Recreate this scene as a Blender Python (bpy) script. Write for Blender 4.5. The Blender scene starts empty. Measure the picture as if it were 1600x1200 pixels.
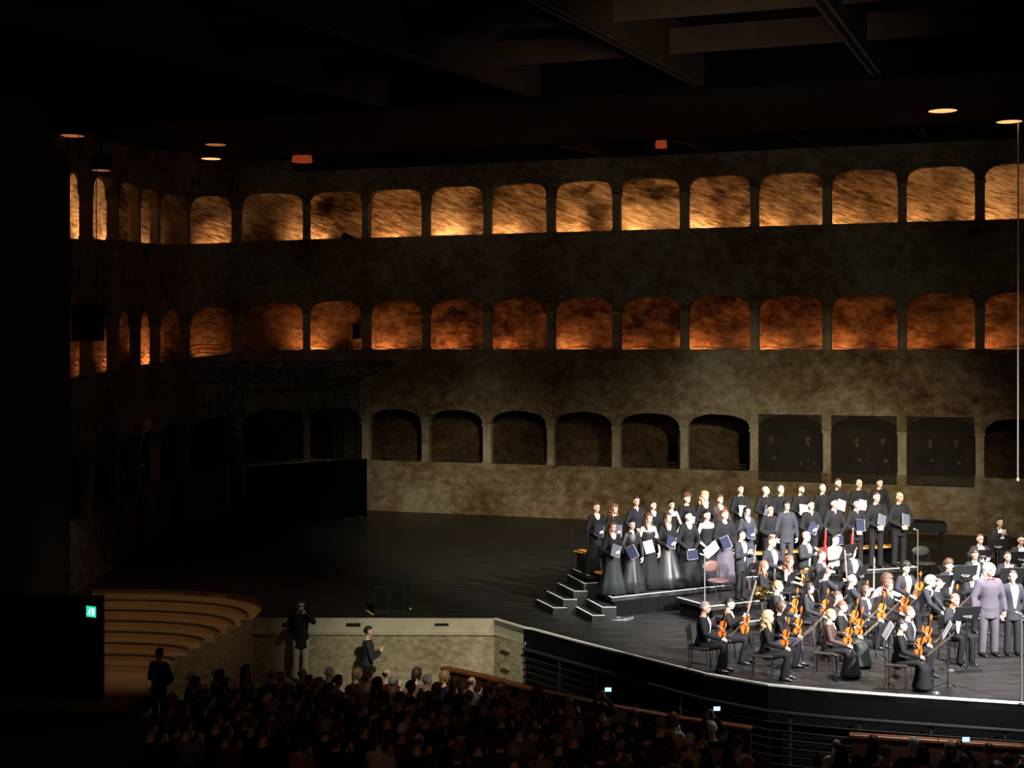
import bpy, bmesh, math, random
from mathutils import Vector, Matrix, noise
D = bpy.data
scene = bpy.context.scene
COL = scene.collection
R = math.radians
F, H, Y0 = 2200.0, 6.1, 546.0

# ------------------------------------------------------------------ camera, world, exposure, stage light
cam_d = D.cameras.new('camera'); cam = D.objects.new('camera', cam_d); COL.objects.link(cam)
cam_d.sensor_width = 36; cam_d.lens = F * 36 / 1600; cam_d.shift_y = -(600 - Y0) / 1600
cam_d.clip_end = 300
cam.location = (0, 0, H); cam.rotation_euler = (R(90), 0, 0)
scene.camera = cam
vs = scene.view_settings
vs.view_transform = 'Standard'; vs.look = 'None'; vs.gamma = 1; vs.use_curve_mapping = False
vs.exposure = 0.0
w = D.worlds.new('world'); scene.world = w; w.use_nodes = True
w.node_tree.nodes['Background'].inputs[0].default_value = (0.9, 0.8, 0.55, 1)
w.node_tree.nodes['Background'].inputs[1].default_value = 0.0045
try:
    scene.cycles.max_bounces = 5; scene.cycles.transparent_max_bounces = 8
    scene.cycles.sample_clamp_indirect = 4
except Exception: pass

def spot(loc, target, watts, size, blend=0.5, radius=0.25, color=(1, .96, .92)):
    l = D.lights.new('spot_light', 'SPOT'); l.energy = watts; l.spot_size = R(size); l.spot_blend = blend
    l.shadow_soft_size = radius; l.color = color
    o = D.objects.new('spot_light', l); COL.objects.link(o); o.location = loc
    o.rotation_euler = (Vector(target) - Vector(loc)).to_track_quat('-Z', 'Y').to_euler()
    return o
# concert lights in the roof over the orchestra
spot((13.5, 16.5, 10.2), (7.6, 28.5, .6), 47000, 36, .8)
spot((4.5, 15.5, 10.1), (6.4, 30.8, 1.0), 20000, 30, .8)
spot((15.5, 21.0, 10.5), (7.6, 32.5, 1.3), 25000, 36, .8)
spot((9.0, 29.0, 11.3), (8.6, 29.8, 0), 11000, 75, 1)
# soft spill on the rock wall, on the bare stage and on the apron
spot((9.0, 20.0, 10.4), (9.5, 49.0, -2.6), 24500, 38, 1.0, .6, (1, .9, .66))
spot((2.0, 18.0, 10.2), (-1.6, 52.5, -2.6), 27000, 25, 1.0, .6, (1, .88, .63))
spot((1.5, 17.0, 10.2), (-.9, 31.4, .3), 9500, 27, 1.0, .3, (1, .93, .72))
spot((-6.5, 27.0, 9.5), (-8.6, 34.3, -.5), 620, 40, .7, .3, (1, .66, .38))
spot((3.0, 14.0, 9.0), (4.0, 50.0, 8.0), 1500, 56, 1.0, .8, (1, .92, .68))  # dim broad fill lamp, added to lift the dark upper wall

# ------------------------------------------------------------------ materials
def nodes(m): return m.node_tree.nodes, m.node_tree.links
_M = {}
def mat(name, col, rough=.6, metal=0, emit=None, es=0, noise_amt=0, scale=8, bump=0, spec=.5, sheen=0):
    if name in _M: return _M[name]
    m = D.materials.new(name); m.use_nodes = True; n, l = nodes(m)
    b = n['Principled BSDF']
    b.inputs['Base Color'].default_value = (*col, 1); b.inputs['Roughness'].default_value = rough
    b.inputs['Metallic'].default_value = metal; b.inputs['Specular IOR Level'].default_value = spec
    if emit: b.inputs['Emission Color'].default_value = (*emit, 1); b.inputs['Emission Strength'].default_value = es
    if noise_amt or bump:
        tc = n.new('ShaderNodeTexCoord'); nz = n.new('ShaderNodeTexNoise')
        nz.inputs['Scale'].default_value = scale; nz.inputs['Detail'].default_value = 6
        l.new(tc.outputs['Object'], nz.inputs['Vector'])
        if noise_amt:
            r = n.new('ShaderNodeValToRGB')
            r.color_ramp.elements[0].position = .3; r.color_ramp.elements[1].position = .7
            r.color_ramp.elements[0].color = (*[c * (1 - noise_amt) for c in col], 1)
            r.color_ramp.elements[1].color = (*[min(1, c * (1 + noise_amt)) for c in col], 1)
            l.new(nz.outputs['Fac'], r.inputs[0]); l.new(r.outputs[0], b.inputs['Base Color'])
        if bump:
            bp = n.new('ShaderNodeBump'); bp.inputs['Strength'].default_value = bump; bp.inputs['Distance'].default_value = .05
            l.new(nz.outputs['Fac'], bp.inputs['Height']); l.new(bp.outputs[0], b.inputs['Normal'])
    _M[name] = m; return m

def rock_mat(name, stops, scale, stretch, rot, bump, dist):
    m = D.materials.new(name); m.use_nodes = True; n, l = nodes(m); b = n['Principled BSDF']
    b.inputs['Roughness'].default_value = .95; b.inputs['Specular IOR Level'].default_value = .1
    tc = n.new('ShaderNodeTexCoord'); mp = n.new('ShaderNodeMapping')
    mp.vector_type = 'TEXTURE'; mp.inputs['Rotation'].default_value = (0, R(rot), 0); mp.inputs['Scale'].default_value = (1, 1, 1 / stretch)
    l.new(tc.outputs['Object'], mp.inputs[0])
    a = n.new('ShaderNodeTexNoise'); a.inputs['Scale'].default_value = scale; a.inputs['Detail'].default_value = 10; a.inputs['Roughness'].default_value = .68
    a.inputs['Distortion'].default_value = .15
    l.new(mp.outputs[0], a.inputs['Vector'])
    big = n.new('ShaderNodeTexNoise'); big.inputs['Scale'].default_value = .35; big.inputs['Detail'].default_value = 4
    l.new(tc.outputs['Object'], big.inputs['Vector'])
    mx = n.new('ShaderNodeMath'); mx.operation = 'MULTIPLY_ADD'; mx.inputs[1].default_value = .55
    l.new(a.outputs['Fac'], mx.inputs[0])
    m2 = n.new('ShaderNodeMath'); m2.operation = 'MULTIPLY'; m2.inputs[1].default_value = .45
    l.new(big.outputs['Fac'], m2.inputs[0]); l.new(m2.outputs[0], mx.inputs[2])
    r = n.new('ShaderNodeValToRGB'); l.new(mx.outputs[0], r.inputs[0])
    e = r.color_ramp.elements
    while len(e) < len(stops): e.new(.5)
    for k, (p, c) in enumerate(stops): e[k].position = p; e[k].color = (*c, 1)
    l.new(r.outputs[0], b.inputs['Base Color'])
    bp = n.new('ShaderNodeBump'); bp.inputs['Strength'].default_value = bump; bp.inputs['Distance'].default_value = dist
    l.new(a.outputs['Fac'], bp.inputs['Height']); l.new(bp.outputs[0], b.inputs['Normal'])
    return m
M_WALL = rock_mat('hewn_wall', [(.34, (.04, .026, .014)), (.43, (.12, .075, .038)), (.49, (.16, .118, .068)), (.54, (.2, .162, .105)), (.66, (.32, .275, .2))], 2.6, 1.3, 0, .7, .12)
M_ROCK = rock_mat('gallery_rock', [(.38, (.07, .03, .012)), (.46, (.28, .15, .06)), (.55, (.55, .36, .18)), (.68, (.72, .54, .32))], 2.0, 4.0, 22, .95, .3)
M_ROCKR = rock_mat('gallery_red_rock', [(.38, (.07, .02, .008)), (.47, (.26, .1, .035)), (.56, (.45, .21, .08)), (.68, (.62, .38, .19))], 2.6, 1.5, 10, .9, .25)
M_ROCK_SHADED = rock_mat('gallery_rock_shaded', [(.38, (.02, .012, .006)), (.48, (.05, .03, .015)), (.58, (.09, .055, .03)), (.7, (.13, .09, .05))], 2.6, 1.5, 10, .7, .2)  # shade of the unlit lowest gallery put into a darker rock colour
M_PLAST = rock_mat('rough_plaster', [(.38, (.2, .165, .1)), (.5, (.36, .31, .2)), (.62, (.5, .44, .3))], 5.5, 1.6, 0, .6, .06)
M_SMOOTH = mat('smooth_plaster', (.42, .38, .28), .8, noise_amt=.15, scale=3)
M_PILLAR = rock_mat('pillar_stone', [(.36, (.12, .095, .06)), (.5, (.26, .21, .145)), (.64, (.36, .31, .22))], 3, .8, 0, .5, .05)
def floor_mat():
    m = D.materials.new('black_stage_floor'); m.use_nodes = True; n, l = nodes(m); b = n['Principled BSDF']
    tc = n.new('ShaderNodeTexCoord'); mp = n.new('ShaderNodeMapping'); mp.inputs['Scale'].default_value = (.7, 3.2, 1); mp.inputs['Rotation'].default_value = (0, 0, R(18))
    l.new(tc.outputs['Object'], mp.inputs[0])
    a = n.new('ShaderNodeTexNoise'); a.inputs['Scale'].default_value = 1.6; a.inputs['Detail'].default_value = 9; a.inputs['Roughness'].default_value = .7
    l.new(mp.outputs[0], a.inputs['Vector'])
    r = n.new('ShaderNodeValToRGB'); e = r.color_ramp.elements
    e[0].position = .35; e[0].color = (.006, .006, .006, 1); e[1].position = .72; e[1].color = (.034, .033, .031, 1)
    l.new(a.outputs['Fac'], r.inputs[0]); l.new(r.outputs[0], b.inputs['Base Color'])
    r2 = n.new('ShaderNodeMapRange'); r2.inputs['To Min'].default_value = .3; r2.inputs['To Max'].default_value = .62
    l.new(a.outputs['Fac'], r2.inputs[0]); l.new(r2.outputs[0], b.inputs['Roughness'])
    b.inputs['Specular IOR Level'].default_value = .4
    return m
M_FLOOR = floor_mat()
M_BLACK = mat('matt_black_paint', (.008, .008, .008), .7, spec=.25)
M_DARK = mat('dark_ceiling_panel', (.005, .0035, .0025), .9, spec=.1)
M_PIT = mat('pit_black_and_gap_shade', (.003, .003, .003), .9, spec=.1)
M_CEIL = mat('brown_ceiling_board', (.045, .022, .012), .8, noise_amt=.3, scale=2)
M_WHITE = mat('white_edge_tape', (.8, .8, .76), .5)
M_STEEL = mat('dark_steel', (.02, .02, .018), .5, .3, spec=.2)
M_RAILM = mat('grey_steel_bar', (.022, .022, .02), .5, 0, spec=.3)
M_STAND = mat('black_stand_metal', (.012, .012, .014), .45, 0)
M_POLE = mat('grey_pole_metal', (.35, .35, .36), .35, .7)
M_WOODR = mat('red_brown_wood', (.17, .055, .018), .35, noise_amt=.3, scale=6)
M_STEP = mat('pale_oak_step', (.55, .38, .2), .55, noise_amt=.12, scale=2)
M_NOSE = mat('dark_nosing', (.12, .075, .035), .6)
M_BENCH = mat('honey_pine', (.85, .38, .08), .45, noise_amt=.15, scale=5)
M_AUDF = mat('grey_concrete_floor', (.25, .24, .19), .85, noise_amt=.2, scale=2)
M_SEATR = mat('dark_theatre_plush', (.03, .01, .01), .9)

# ------------------------------------------------------------------ mesh helpers
class G:
    def __init__(s): s.v = []; s.f = []
    def add(s, vs, fs):
        b = len(s.v); s.v += [Vector(v) for v in vs]; s.f += [tuple(b + i for i in f) for f in fs]
    def box(s, c, d, rz=0, M=None):
        x, y, z = d[0] / 2, d[1] / 2, d[2] / 2
        m = Matrix.Translation(Vector(c)) @ Matrix.Rotation(rz, 4, 'Z')
        if M is not None: m = m @ M
        vs = [m @ Vector((i * x, j * y, k * z)) for i in (-1, 1) for j in (-1, 1) for k in (-1, 1)]
        s.add(vs, [(0, 1, 3, 2), (4, 6, 7, 5), (0, 4, 5, 1), (2, 3, 7, 6), (0, 2, 6, 4), (1, 5, 7, 3)])
    def prism(s, poly, z0, z1):
        n = len(poly); vs = [(p[0], p[1], z0) for p in poly] + [(p[0], p[1], z1) for p in poly]
        s.add(vs, [tuple(range(n))[::-1], tuple(range(n, 2 * n))] + [(i, (i + 1) % n, n + (i + 1) % n, n + i) for i in range(n)])
    def tube(s, pts, rad, seg=8, flat=None, ref=None, dome=True):
        """lofted tube through pts; rad list; flat = (ratio) of second axis; ref = width axis"""
        pts = [Vector(p) for p in pts]; n = len(pts)
        if not isinstance(rad, (list, tuple)): rad = [rad] * n
        rad = [r if isinstance(r, (list, tuple)) else (r, r * (flat or 1)) for r in rad]
        rings = []
        up = Vector(ref) if ref is not None else None
        prev = None
        T = []
        for i in range(n):
            t = (pts[min(i + 1, n - 1)] - pts[max(i - 1, 0)])
            T.append(t.normalized() if t.length > 1e-9 else Vector((0, 0, 1)))
        P, Rr, TT = list(pts), list(rad), list(T)
        if dome:
            for end in (0, 1):
                i = 0 if end == 0 else n - 1; sg = -1 if end == 0 else 1
                r0 = min(rad[i])
                p1 = pts[i] + T[i] * sg * r0 * .7; p2 = pts[i] + T[i] * sg * r0
                ra = tuple(x * .72 for x in rad[i]); rb = tuple(x * .12 for x in rad[i])
                if end == 0: P = [p2, p1] + P; Rr = [rb, ra] + Rr; TT = [T[i]] * 2 + TT
                else: P += [p1, p2]; Rr += [ra, rb]; TT += [T[i]] * 2
        vs = []; fs = []
        for i in range(len(P)):
            t = TT[i]
            a = up if up is not None else (prev if prev is not None else (Vector((1, 0, 0)) if abs(t.x) < .8 else Vector((0, 1, 0))))
            a = (a - t * a.dot(t))
            if a.length < 1e-4: a = t.orthogonal()
            a.normalize(); prev = a; bb = t.cross(a)
            for k in range(seg):
                an = 2 * math.pi * k / seg
                vs.append(P[i] + a * (math.cos(an) * Rr[i][0]) + bb * (math.sin(an) * Rr[i][1]))
        m = len(P)
        for i in range(m - 1):
            for k in range(seg):
                k2 = (k + 1) % seg
                fs.append((i * seg + k, i * seg + k2, (i + 1) * seg + k2, (i + 1) * seg + k))
        fs.append(tuple(range(seg))[::-1]); fs.append(tuple((m - 1) * seg + k for k in range(seg)))
        s.add(vs, fs)
    def ell(s, c, r, M=None, u=14, v=9):
        vs = []; fs = []; c = Vector(c)
        for j in range(1, v):
            th = math.pi * j / v
            for k in range(u):
                ph = 2 * math.pi * k / u
                p = Vector((r[0] * math.sin(th) * math.cos(ph), r[1] * math.sin(th) * math.sin(ph), r[2] * math.cos(th)))
                vs.append(c + (M @ p if M is not None else p))
        t = Vector((0, 0, r[2])); 
        if M is not None: t = M @ t
        vs += [c + t, c - t]; a = len(vs) - 2
        for j in range(v - 2):
            for k in range(u):
                k2 = (k + 1) % u; fs.append((j * u + k, (j + 1) * u + k, (j + 1) * u + k2, j * u + k2))
        for k in range(u):
            fs.append((a, k, (k + 1) % u)); fs.append((a + 1, (v - 2) * u + (k + 1) % u, (v - 2) * u + k))
        s.add(vs, fs)
    def mesh(s, name, smooth=False):
        me = D.meshes.new(name); me.from_pydata([tuple(v) for v in s.v], [], s.f); me.update()
        if smooth:
            for p in me.polygons: p.use_smooth = True
        return me
    def obj(s, name, m, parent=None, smooth=False):
        return mkobj(name, s.mesh(name, smooth), m, parent)
def mkobj(name, me, m, parent=None):
    o = D.objects.new(name, me); COL.objects.link(o)
    if not me.materials: me.materials.append(None)
    o.material_slots[0].link = 'OBJECT'; o.material_slots[0].material = m
    if parent is not None: o.parent = parent
    return o
def remesh(g, vox, name, smooth_it=2):
    me = g.mesh('tmp'); o = D.objects.new('tmp', me); COL.objects.link(o)
    md = o.modifiers.new('r', 'REMESH'); md.mode = 'VOXEL'; md.voxel_size = vox; md.use_smooth_shade = True
    if smooth_it:
        sm = o.modifiers.new('s', 'SMOOTH'); sm.iterations = smooth_it; sm.factor = .5
    dg = bpy.context.evaluated_depsgraph_get()
    r = D.meshes.new_from_object(o.evaluated_get(dg)); r.name = name
    D.objects.remove(o); D.meshes.remove(me)
    for p in r.polygons: p.use_smooth = True
    return r
def tag(o, label=None, cat=None, group=None, kind=None):
    if label: o['label'] = label
    if cat: o['category'] = cat
    if group: o['group'] = group
    if kind: o['kind'] = kind
    return o
def empty(name, loc, rz=0, label=None, cat=None, group=None):
    o = D.objects.new(name, None); COL.objects.link(o); o.empty_display_size = .1
    o.location = loc; o.rotation_euler = (0, 0, rz); return tag(o, label, cat, group)
def copy_tree(o, parent=None):
    c = o.copy(); COL.objects.link(c); c.parent = parent
    for ch in list(o.children): copy_tree(ch, c)
    return c
def struct(o): o['kind'] = 'structure'; return o
def P(px, py, z):
    y = F * (H - z) / (py - Y0); return Vector(((px - 800) * y / F, y, z))
def bevel(o, wd, seg=2):
    m = o.modifiers.new('bevel', 'BEVEL'); m.width = wd; m.segments = seg; m.limit_method = 'ANGLE'; return o

# ------------------------------------------------------------------ the rock wall with three galleries
chain = [(-10.9, 34.5), (-11.0, 36.9), (-11.15, 39.9), (-11.4, 43.2), (-11.6, 46.4), (-11.4, 49.7), (-10.15, 52.5)]
ex, ey = .9427, -.3333
for k in range(-1, 12): chain.append((-5.59 + ex * 2.463 * k, 53.46 + ey * 2.463 * k))
NL = 7                                     # first segment of the straight back wall
sill = {1: [8.81, 8.99, 9.19, 9.38, 9.56, 9.82, 10.1] + [10.34] * 13,
        2: [5.28, 5.38, 5.48, 5.57, 5.63, 5.76, 5.98] + [6.1] * 13,
        3: [1.72, 1.72, 1.72, 1.72, 1.72, 1.76, 1.86] + [1.9] * 13}
TOPZ = 14.3
def perp(i):
    """outward miter direction (away from the stage) at chain vertex i, scaled"""
    p = [Vector(c) for c in chain]
    def nr(a, b):
        d = (b - a).normalized(); return Vector((-d.y, d.x))
    if i == 0: return nr(p[0], p[1])
    if i == len(p) - 1: return nr(p[-2], p[-1])
    a = nr(p[i - 1], p[i]); b = nr(p[i], p[i + 1]); m = (a + b).normalized()
    return m / max(.5, m.dot(a))
PER = [perp(i) for i in range(len(chain))]
def wp(i, u, d):
    a, b = Vector(chain[i]), Vector(chain[i + 1]); q = a.lerp(b, u) + PER[i].lerp(PER[i + 1], u) * d
    return q
random.seed(3)
ARCH = {1: (1.32, .5, 3.1), 2: (1.38, .48, 2.5), 3: (1.45, .5, 2.3)}
def arch_z(row, i, u, L):
    sp, rise, ex_ = ARCH[row]; pw = .15 / L
    if i < 6: sp, rise = sp - .1, rise
    s = sill[row][i] * (1 - u) + sill[row][i + 1] * u
    t = (u - .5) / (.5 - pw)
    if abs(t) >= 1: return s, s + sp
    return s, s + sp + rise * (1 - abs(t) ** ex_) ** (1 / ex_)
def build_wall(name, i0, i1):
    g = G(); root = None
    for i in range(i0, i1):
        L = (Vector(chain[i + 1]) - Vector(chain[i])).length; pw = .15 / L
        us = [0, pw] + [pw + (1 - 2 * pw) * k / 16 for k in range(1, 16)] + [1 - pw, 1]
        us = sorted(set(us + [pw + (1 - 2 * pw) * .015, 1 - pw - (1 - 2 * pw) * .015]))
        for ua, ub in zip(us[:-1], us[1:]):
            A, B = wp(i, ua, 0), wp(i, ub, 0); A5, B5 = wp(i, ua, .34), wp(i, ub, .34); A2, B2 = wp(i, ua, 2.0), wp(i, ub, 2.0)
            lo_a = lo_b = 0.0
            for row in (3, 2, 1):
                ja = noise.noise(Vector((A.x * 3, A.y * 3, row * 7.))) * .03; jb = noise.noise(Vector((B.x * 3, B.y * 3, row * 7.))) * .03
                sa, ta = arch_z(row, i, ua, L); sb, tb = arch_z(row, i, ub, L)
                ta += ja; tb += jb; sa += ja * .5; sb += jb * .5
                g.add([(A.x, A.y, lo_a), (B.x, B.y, lo_b), (B.x, B.y, sb), (A.x, A.y, sa)], [(0, 1, 2, 3)])
                g.add([(A.x, A.y, sa), (B.x, B.y, sb), (B5.x, B5.y, sb), (A5.x, A5.y, sa)], [(0, 1, 2, 3)])
                g.add([(A.x, A.y, ta), (A5.x, A5.y, ta), (B5.x, B5.y, tb), (B.x, B.y, tb)], [(0, 1, 2, 3)])
                dz = .55 if row == 3 else .3
                fa, fb = sa - dz, sb - dz
                g.add([(A5.x, A5.y, sa), (B5.x, B5.y, sb), (B5.x, B5.y, fb), (A5.x, A5.y, fa)], [(0, 1, 2, 3)])
                g.add([(A5.x, A5.y, fa), (B5.x, B5.y, fb), (B2.x, B2.y, fb), (A2.x, A2.y, fa)], [(0, 1, 2, 3)])
                ca, cb = sa + 2.15, sb + 2.15
                g.add([(A5.x, A5.y, ta), (A5.x, A5.y, ca), (B5.x, B5.y, cb), (B5.x, B5.y, tb)], [(0, 1, 2, 3)])
                g.add([(A5.x, A5.y, ca), (A2.x, A2.y, ca), (B2.x, B2.y, cb), (B5.x, B5.y, cb)], [(0, 1, 2, 3)])
                lo_a, lo_b = ta, tb
            g.add([(A.x, A.y, lo_a), (B.x, B.y, lo_b), (B.x, B.y, TOPZ), (A.x, A.y, TOPZ)], [(0, 1, 2, 3)])
    root = struct(g.obj(name, M_WALL))
    for row in (1, 2, 3):                  # the rock behind each gallery, one displaced sheet per row
        g = G(); nx, nz = 12, 10
        for i in range(i0, i1):
            for a in range(nx):
                for b in range(nz):
                    q = []
                    for (ua, vb) in ((a, b), (a + 1, b), (a + 1, b + 1), (a, b + 1)):
                        u = ua / nx; z = sill[row][i] * (1 - u) + sill[row][i + 1] * u - .6 + vb * 2.8 / nz
                        p0 = wp(i, u, 0)
                        dd = 1.9 + .22 * noise.noise(Vector((p0.x * 1.1, p0.y * 1.1, z * 1.6))) + .1 * noise.noise(Vector((p0.x * 3, p0.y * 3, z * 4 + p0.x)))
                        p = wp(i, u, dd); q.append((p.x, p.y, z))
                    g.add(q, [(0, 1, 2, 3)])
        me = g.mesh('gallery_rock'); bm = bmesh.new(); bm.from_mesh(me); bmesh.ops.remove_doubles(bm, verts=bm.verts, dist=.002)
        bm.to_mesh(me); bm.free()
        for p_ in me.polygons: p_.use_smooth = True
        mkobj('gallery_rock', me, {1: M_ROCK, 2: M_ROCKR, 3: M_ROCK_SHADED}[row], root)
    for i in range(i0 + (1 if i0 else 0), i1 + (0 if i1 == len(chain) - 1 else 1)):
        a = wp(min(i, len(chain) - 2), 0 if i < len(chain) - 1 else 1, .16)
        d = Vector(chain[min(i + 1, len(chain) - 1)]) - Vector(chain[max(i - 1, 0)]); rz = math.atan2(d.y, d.x)
        for row in (1, 2, 3):
            s = sill[row][i]; sp = ARCH[row][0] - (.1 if i < 6 else 0)
            g = G(); wdt = .29 + .02 * math.sin(i * 3 + row)
            g.box((a.x, a.y, s + sp / 2 - .02), (wdt, .3, sp + .04), rz)
            g.box((a.x, a.y, s + sp - .05), (wdt + .07, .36, .09), rz)
            g.box((a.x, a.y, s + .03), (wdt + .05, .35, .07), rz)
            o = g.obj('pillar', M_PILLAR, root); bevel(o, .03)
    return root
wall_left = build_wall('wall_left', 0, NL)
wall_back = build_wall('wall_back', NL, len(chain) - 1)

def gallery_lamp(i, row, u, watts, col, depth=1.38, up=.45):
    s = sill[row][i] * (1 - u) + sill[row][i + 1] * u
    a = wp(i, u, depth); b = wp(i, u, 2.0)
    spot((a.x, a.y, s - .22), (b.x, b.y, s + up), watts, 160, .9, .06, col)
random.seed(11)
row1 = {}
for i in range(0, len(chain) - 1):
    for row, base in ((1, 120), (2, 36)):
        for side, u in ((0, .09), (1, .91)):
            wt = base * random.uniform(.6, 1.25) * (1.0 if side == 0 else .38)
            c = (1, .6, .32) if row == 1 else (1, .52, .25)
            if row == 1: wt *= {0: .5, 1: .5, 2: 3.2, 3: 2.6, 4: .3, 5: .3, 6: .9 if side == 0 else .3, 7: 1.25}.get(i, 1)
            else: wt *= {0: 2.2, 1: .5, 2: .7, 3: .4, 4: 1.0, 5: 2.2, 6: .16, 7: 2.0}.get(i, 1)
            gallery_lamp(i, row, u, wt, c)

# rails and ropes in the openings
M_ROPE = mat('dark_rope', (.02, .016, .012), .8)
for i in range(0, len(chain) - 1):
    L = (Vector(chain[i + 1]) - Vector(chain[i])).length
    par = wall_left if i < NL else wall_back
    g = G()
    if i >= 7:
        for h in (.05, .16):
            a, b = wp(i, .32, .55), wp(i, .95, .55); g.tube([(a.x, a.y, sill[3][i] + h), (b.x, b.y, sill[3][i + 1] + h)], .022, 6)
        a = wp(i, .28, .6); g.ell((a.x, a.y, sill[3][i] + .1), (.16, .12, .13))
        g.obj('gallery_rail', M_ROPE, par)
    g = G()
    for h in ((.08, .24, .38) if i < 6 else (.06,)):
        pts = []
        for k in range(9):
            u = .08 + .84 * k / 8; a = wp(i, u, .5); s = sill[2][i] * (1 - u) + sill[2][i + 1] * u
            pts.append((a.x, a.y, s + h + .05 * math.sin(k * .9 + i) ))
        g.tube(pts, .014, 5)
    g.obj('rope_rail', M_ROPE, par)
# hose coil and meter box inside the middle gallery
a = wp(7, .58, 1.15); g = G()
t = empty('hose_reel', (a.x, a.y, sill[2][7] - .3), 0, 'coiled red hose in lit middle gallery beside a small dark box', 'hose reel')
for r_ in (.14, .18, .22):
    g.tube([(r_ * math.cos(k * math.pi / 10), .02 * math.sin(k), .42 + r_ * math.sin(k * math.pi / 10)) for k in range(21)], .02, 6)
g.obj('hose', mat('red_hose', (.5, .08, .04), .6), t, True)
g = G(); g.box((0, .05, .1), (.3, .2, .2)); g.box((0, .03, .42), (.08, .06, .5)); g.obj('bracket', M_STEEL, t)
a = wp(7, .7, 1.35)
t = empty('meter_box', (a.x, a.y, sill[2][7] + .42), math.atan2(ey, ex), 'small dark box fixed to the rock above the coiled red hose', 'box')
g = G(); g.box((0, 0, .3), (.3, .2, .6)); g.obj('housing', M_BLACK, t); g = G(); g.box((0, -.105, .3), (.24, .02, .5)); g.obj('door', M_STEEL, t)
a = wp(7, .62, .8)
t = empty('floodlight', (a.x, a.y, sill[1][7] - .3), R(20), 'small floodlight lying on the sill of the top gallery by the corner', 'floodlight')
g = G(); g.box((0, 0, .36), (.5, .2, .3), 0, Matrix.Rotation(R(25), 4, 'Y')); g.obj('housing', M_BLACK, t)
g = G(); g.box((-.2, 0, .15), (.05, .1, .3)); g.box((.2, 0, .15), (.05, .1, .3)); g.obj('yoke', M_STEEL, t)

# ground level doors in the left rock face
def wall_door(n, i, u, w_, h_):
    a = wp(i, u, -.02); d = Vector(chain[i + 1]) - Vector(chain[i]); rz = math.atan2(d.y, d.x); g = G()
    poly = [(-w_ / 2, 0), (w_ / 2, 0)] + [(w_ / 2 * math.cos(k * math.pi / 10), h_ - w_ * .4 + w_ * .4 * math.sin(k * math.pi / 10)) for k in range(11)]
    m = Matrix.Translation((a.x, a.y, 0)) @ Matrix.Rotation(rz, 4, 'Z')
    vs = [m @ Vector((x, y, z)) for y in (-.03, .05) for x, z in poly]; k = len(poly)
    g.add(vs, [tuple(range(k)), tuple(range(k, 2 * k))[::-1]] + [(j, j + k, (j + 1) % k + k, (j + 1) % k) for j in range(k)])
    struct(g.obj('door_%d' % n, M_BLACK))
wall_door(1, 2, .95, 1.1, 1.45); wall_door(2, 4, .6, 1.2, 1.5)

# ------------------------------------------------------------------ stage floor, edge, apron, pit rail
front = [P(400, 967, 0), P(772, 968, 0), P(818, 982, 0), P(830, 984, 0), P(900, 1003, 0), P(1000, 1029, 0), P(1100, 1054.5, 0), P(1200, 1072, 0),
         P(1300, 1081, 0), P(1400, 1088, 0), P(1500, 1094.5, 0), P(1600, 1101, 0), P(1750, 1112, 0), P(2000, 1127, 0)]
front = [Vector((p.x, p.y)) for p in front]
SX, SY, AX, AY = -10.7, 31.9, 4.87, 3.9           # the curved stair cut into the stage corner
def arc(k, n=22, dz=0):
    ax, ay = AX - .3 * k, AY - .49 * k
    return [Vector((SX + ax * math.sin(t) ** .8, SY + ay * math.cos(t) ** .62)) for t in [math.pi / 2 * j / (n - 1) for j in range(n)]]
stair_top = arc(0)
poly = stair_top + front[1:] + [Vector((30, 30)), Vector((27, 43.2))]
back = [Vector(c) for c in chain[::-1]]
poly2 = poly + [b + PER[len(chain) - 1 - k] * .3 for k, b in enumerate(back)]
def flat_poly(pts, z, name, m, thick=.12):
    bm = bmesh.new(); vs_ = [bm.verts.new((p[0], p[1], z)) for p in pts]; f = bm.faces.new(vs_)
    r = bmesh.ops.extrude_face_region(bm, geom=[f])
    for v in r['geom']:
        if isinstance(v, bmesh.types.BMVert): v.co.z -= thick
    bmesh.ops.recalc_face_normals(bm, faces=bm.faces); bmesh.ops.triangulate(bm, faces=[f_ for f_ in bm.faces if len(f_.verts) > 4])
    me = D.meshes.new(name); bm.to_mesh(me); bm.free(); return mkobj(name, me, m)
stage = struct(flat_poly(poly2, 0, 'floor', M_FLOOR))
def strip(pts, wd, z0, z1, name, m, parent=None, side=1):
    g = G(); n = len(pts); L = []
    for i in range(n):
        d = (pts[min(i + 1, n - 1)] - pts[max(i - 1, 0)]).normalized(); L.append(pts[i] + Vector((-d.y, d.x)) * wd * side)
    for i in range(n - 1):
        a, b, c, d = pts[i], pts[i + 1], L[i + 1], L[i]
        vs = [(q.x, q.y, z) for z in (z0, z1) for q in (a, b, c, d)]
        g.add(vs, [(0, 3, 2, 1), (4, 5, 6, 7), (0, 1, 5, 4), (1, 2, 6, 5), (2, 3, 7, 6), (3, 0, 4, 7)])
    return g.obj(name, m, parent)
struct(strip(front[1:], .055, .0, .035, 'trim_1', M_WHITE))
struct(strip([front[0], front[1]], .02, .0, .025, 'trim_2', M_SMOOTH))
struct(strip(front[2:], .06, -1.65, -.001, 'wall_pit', M_PIT, None, 1))
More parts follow.
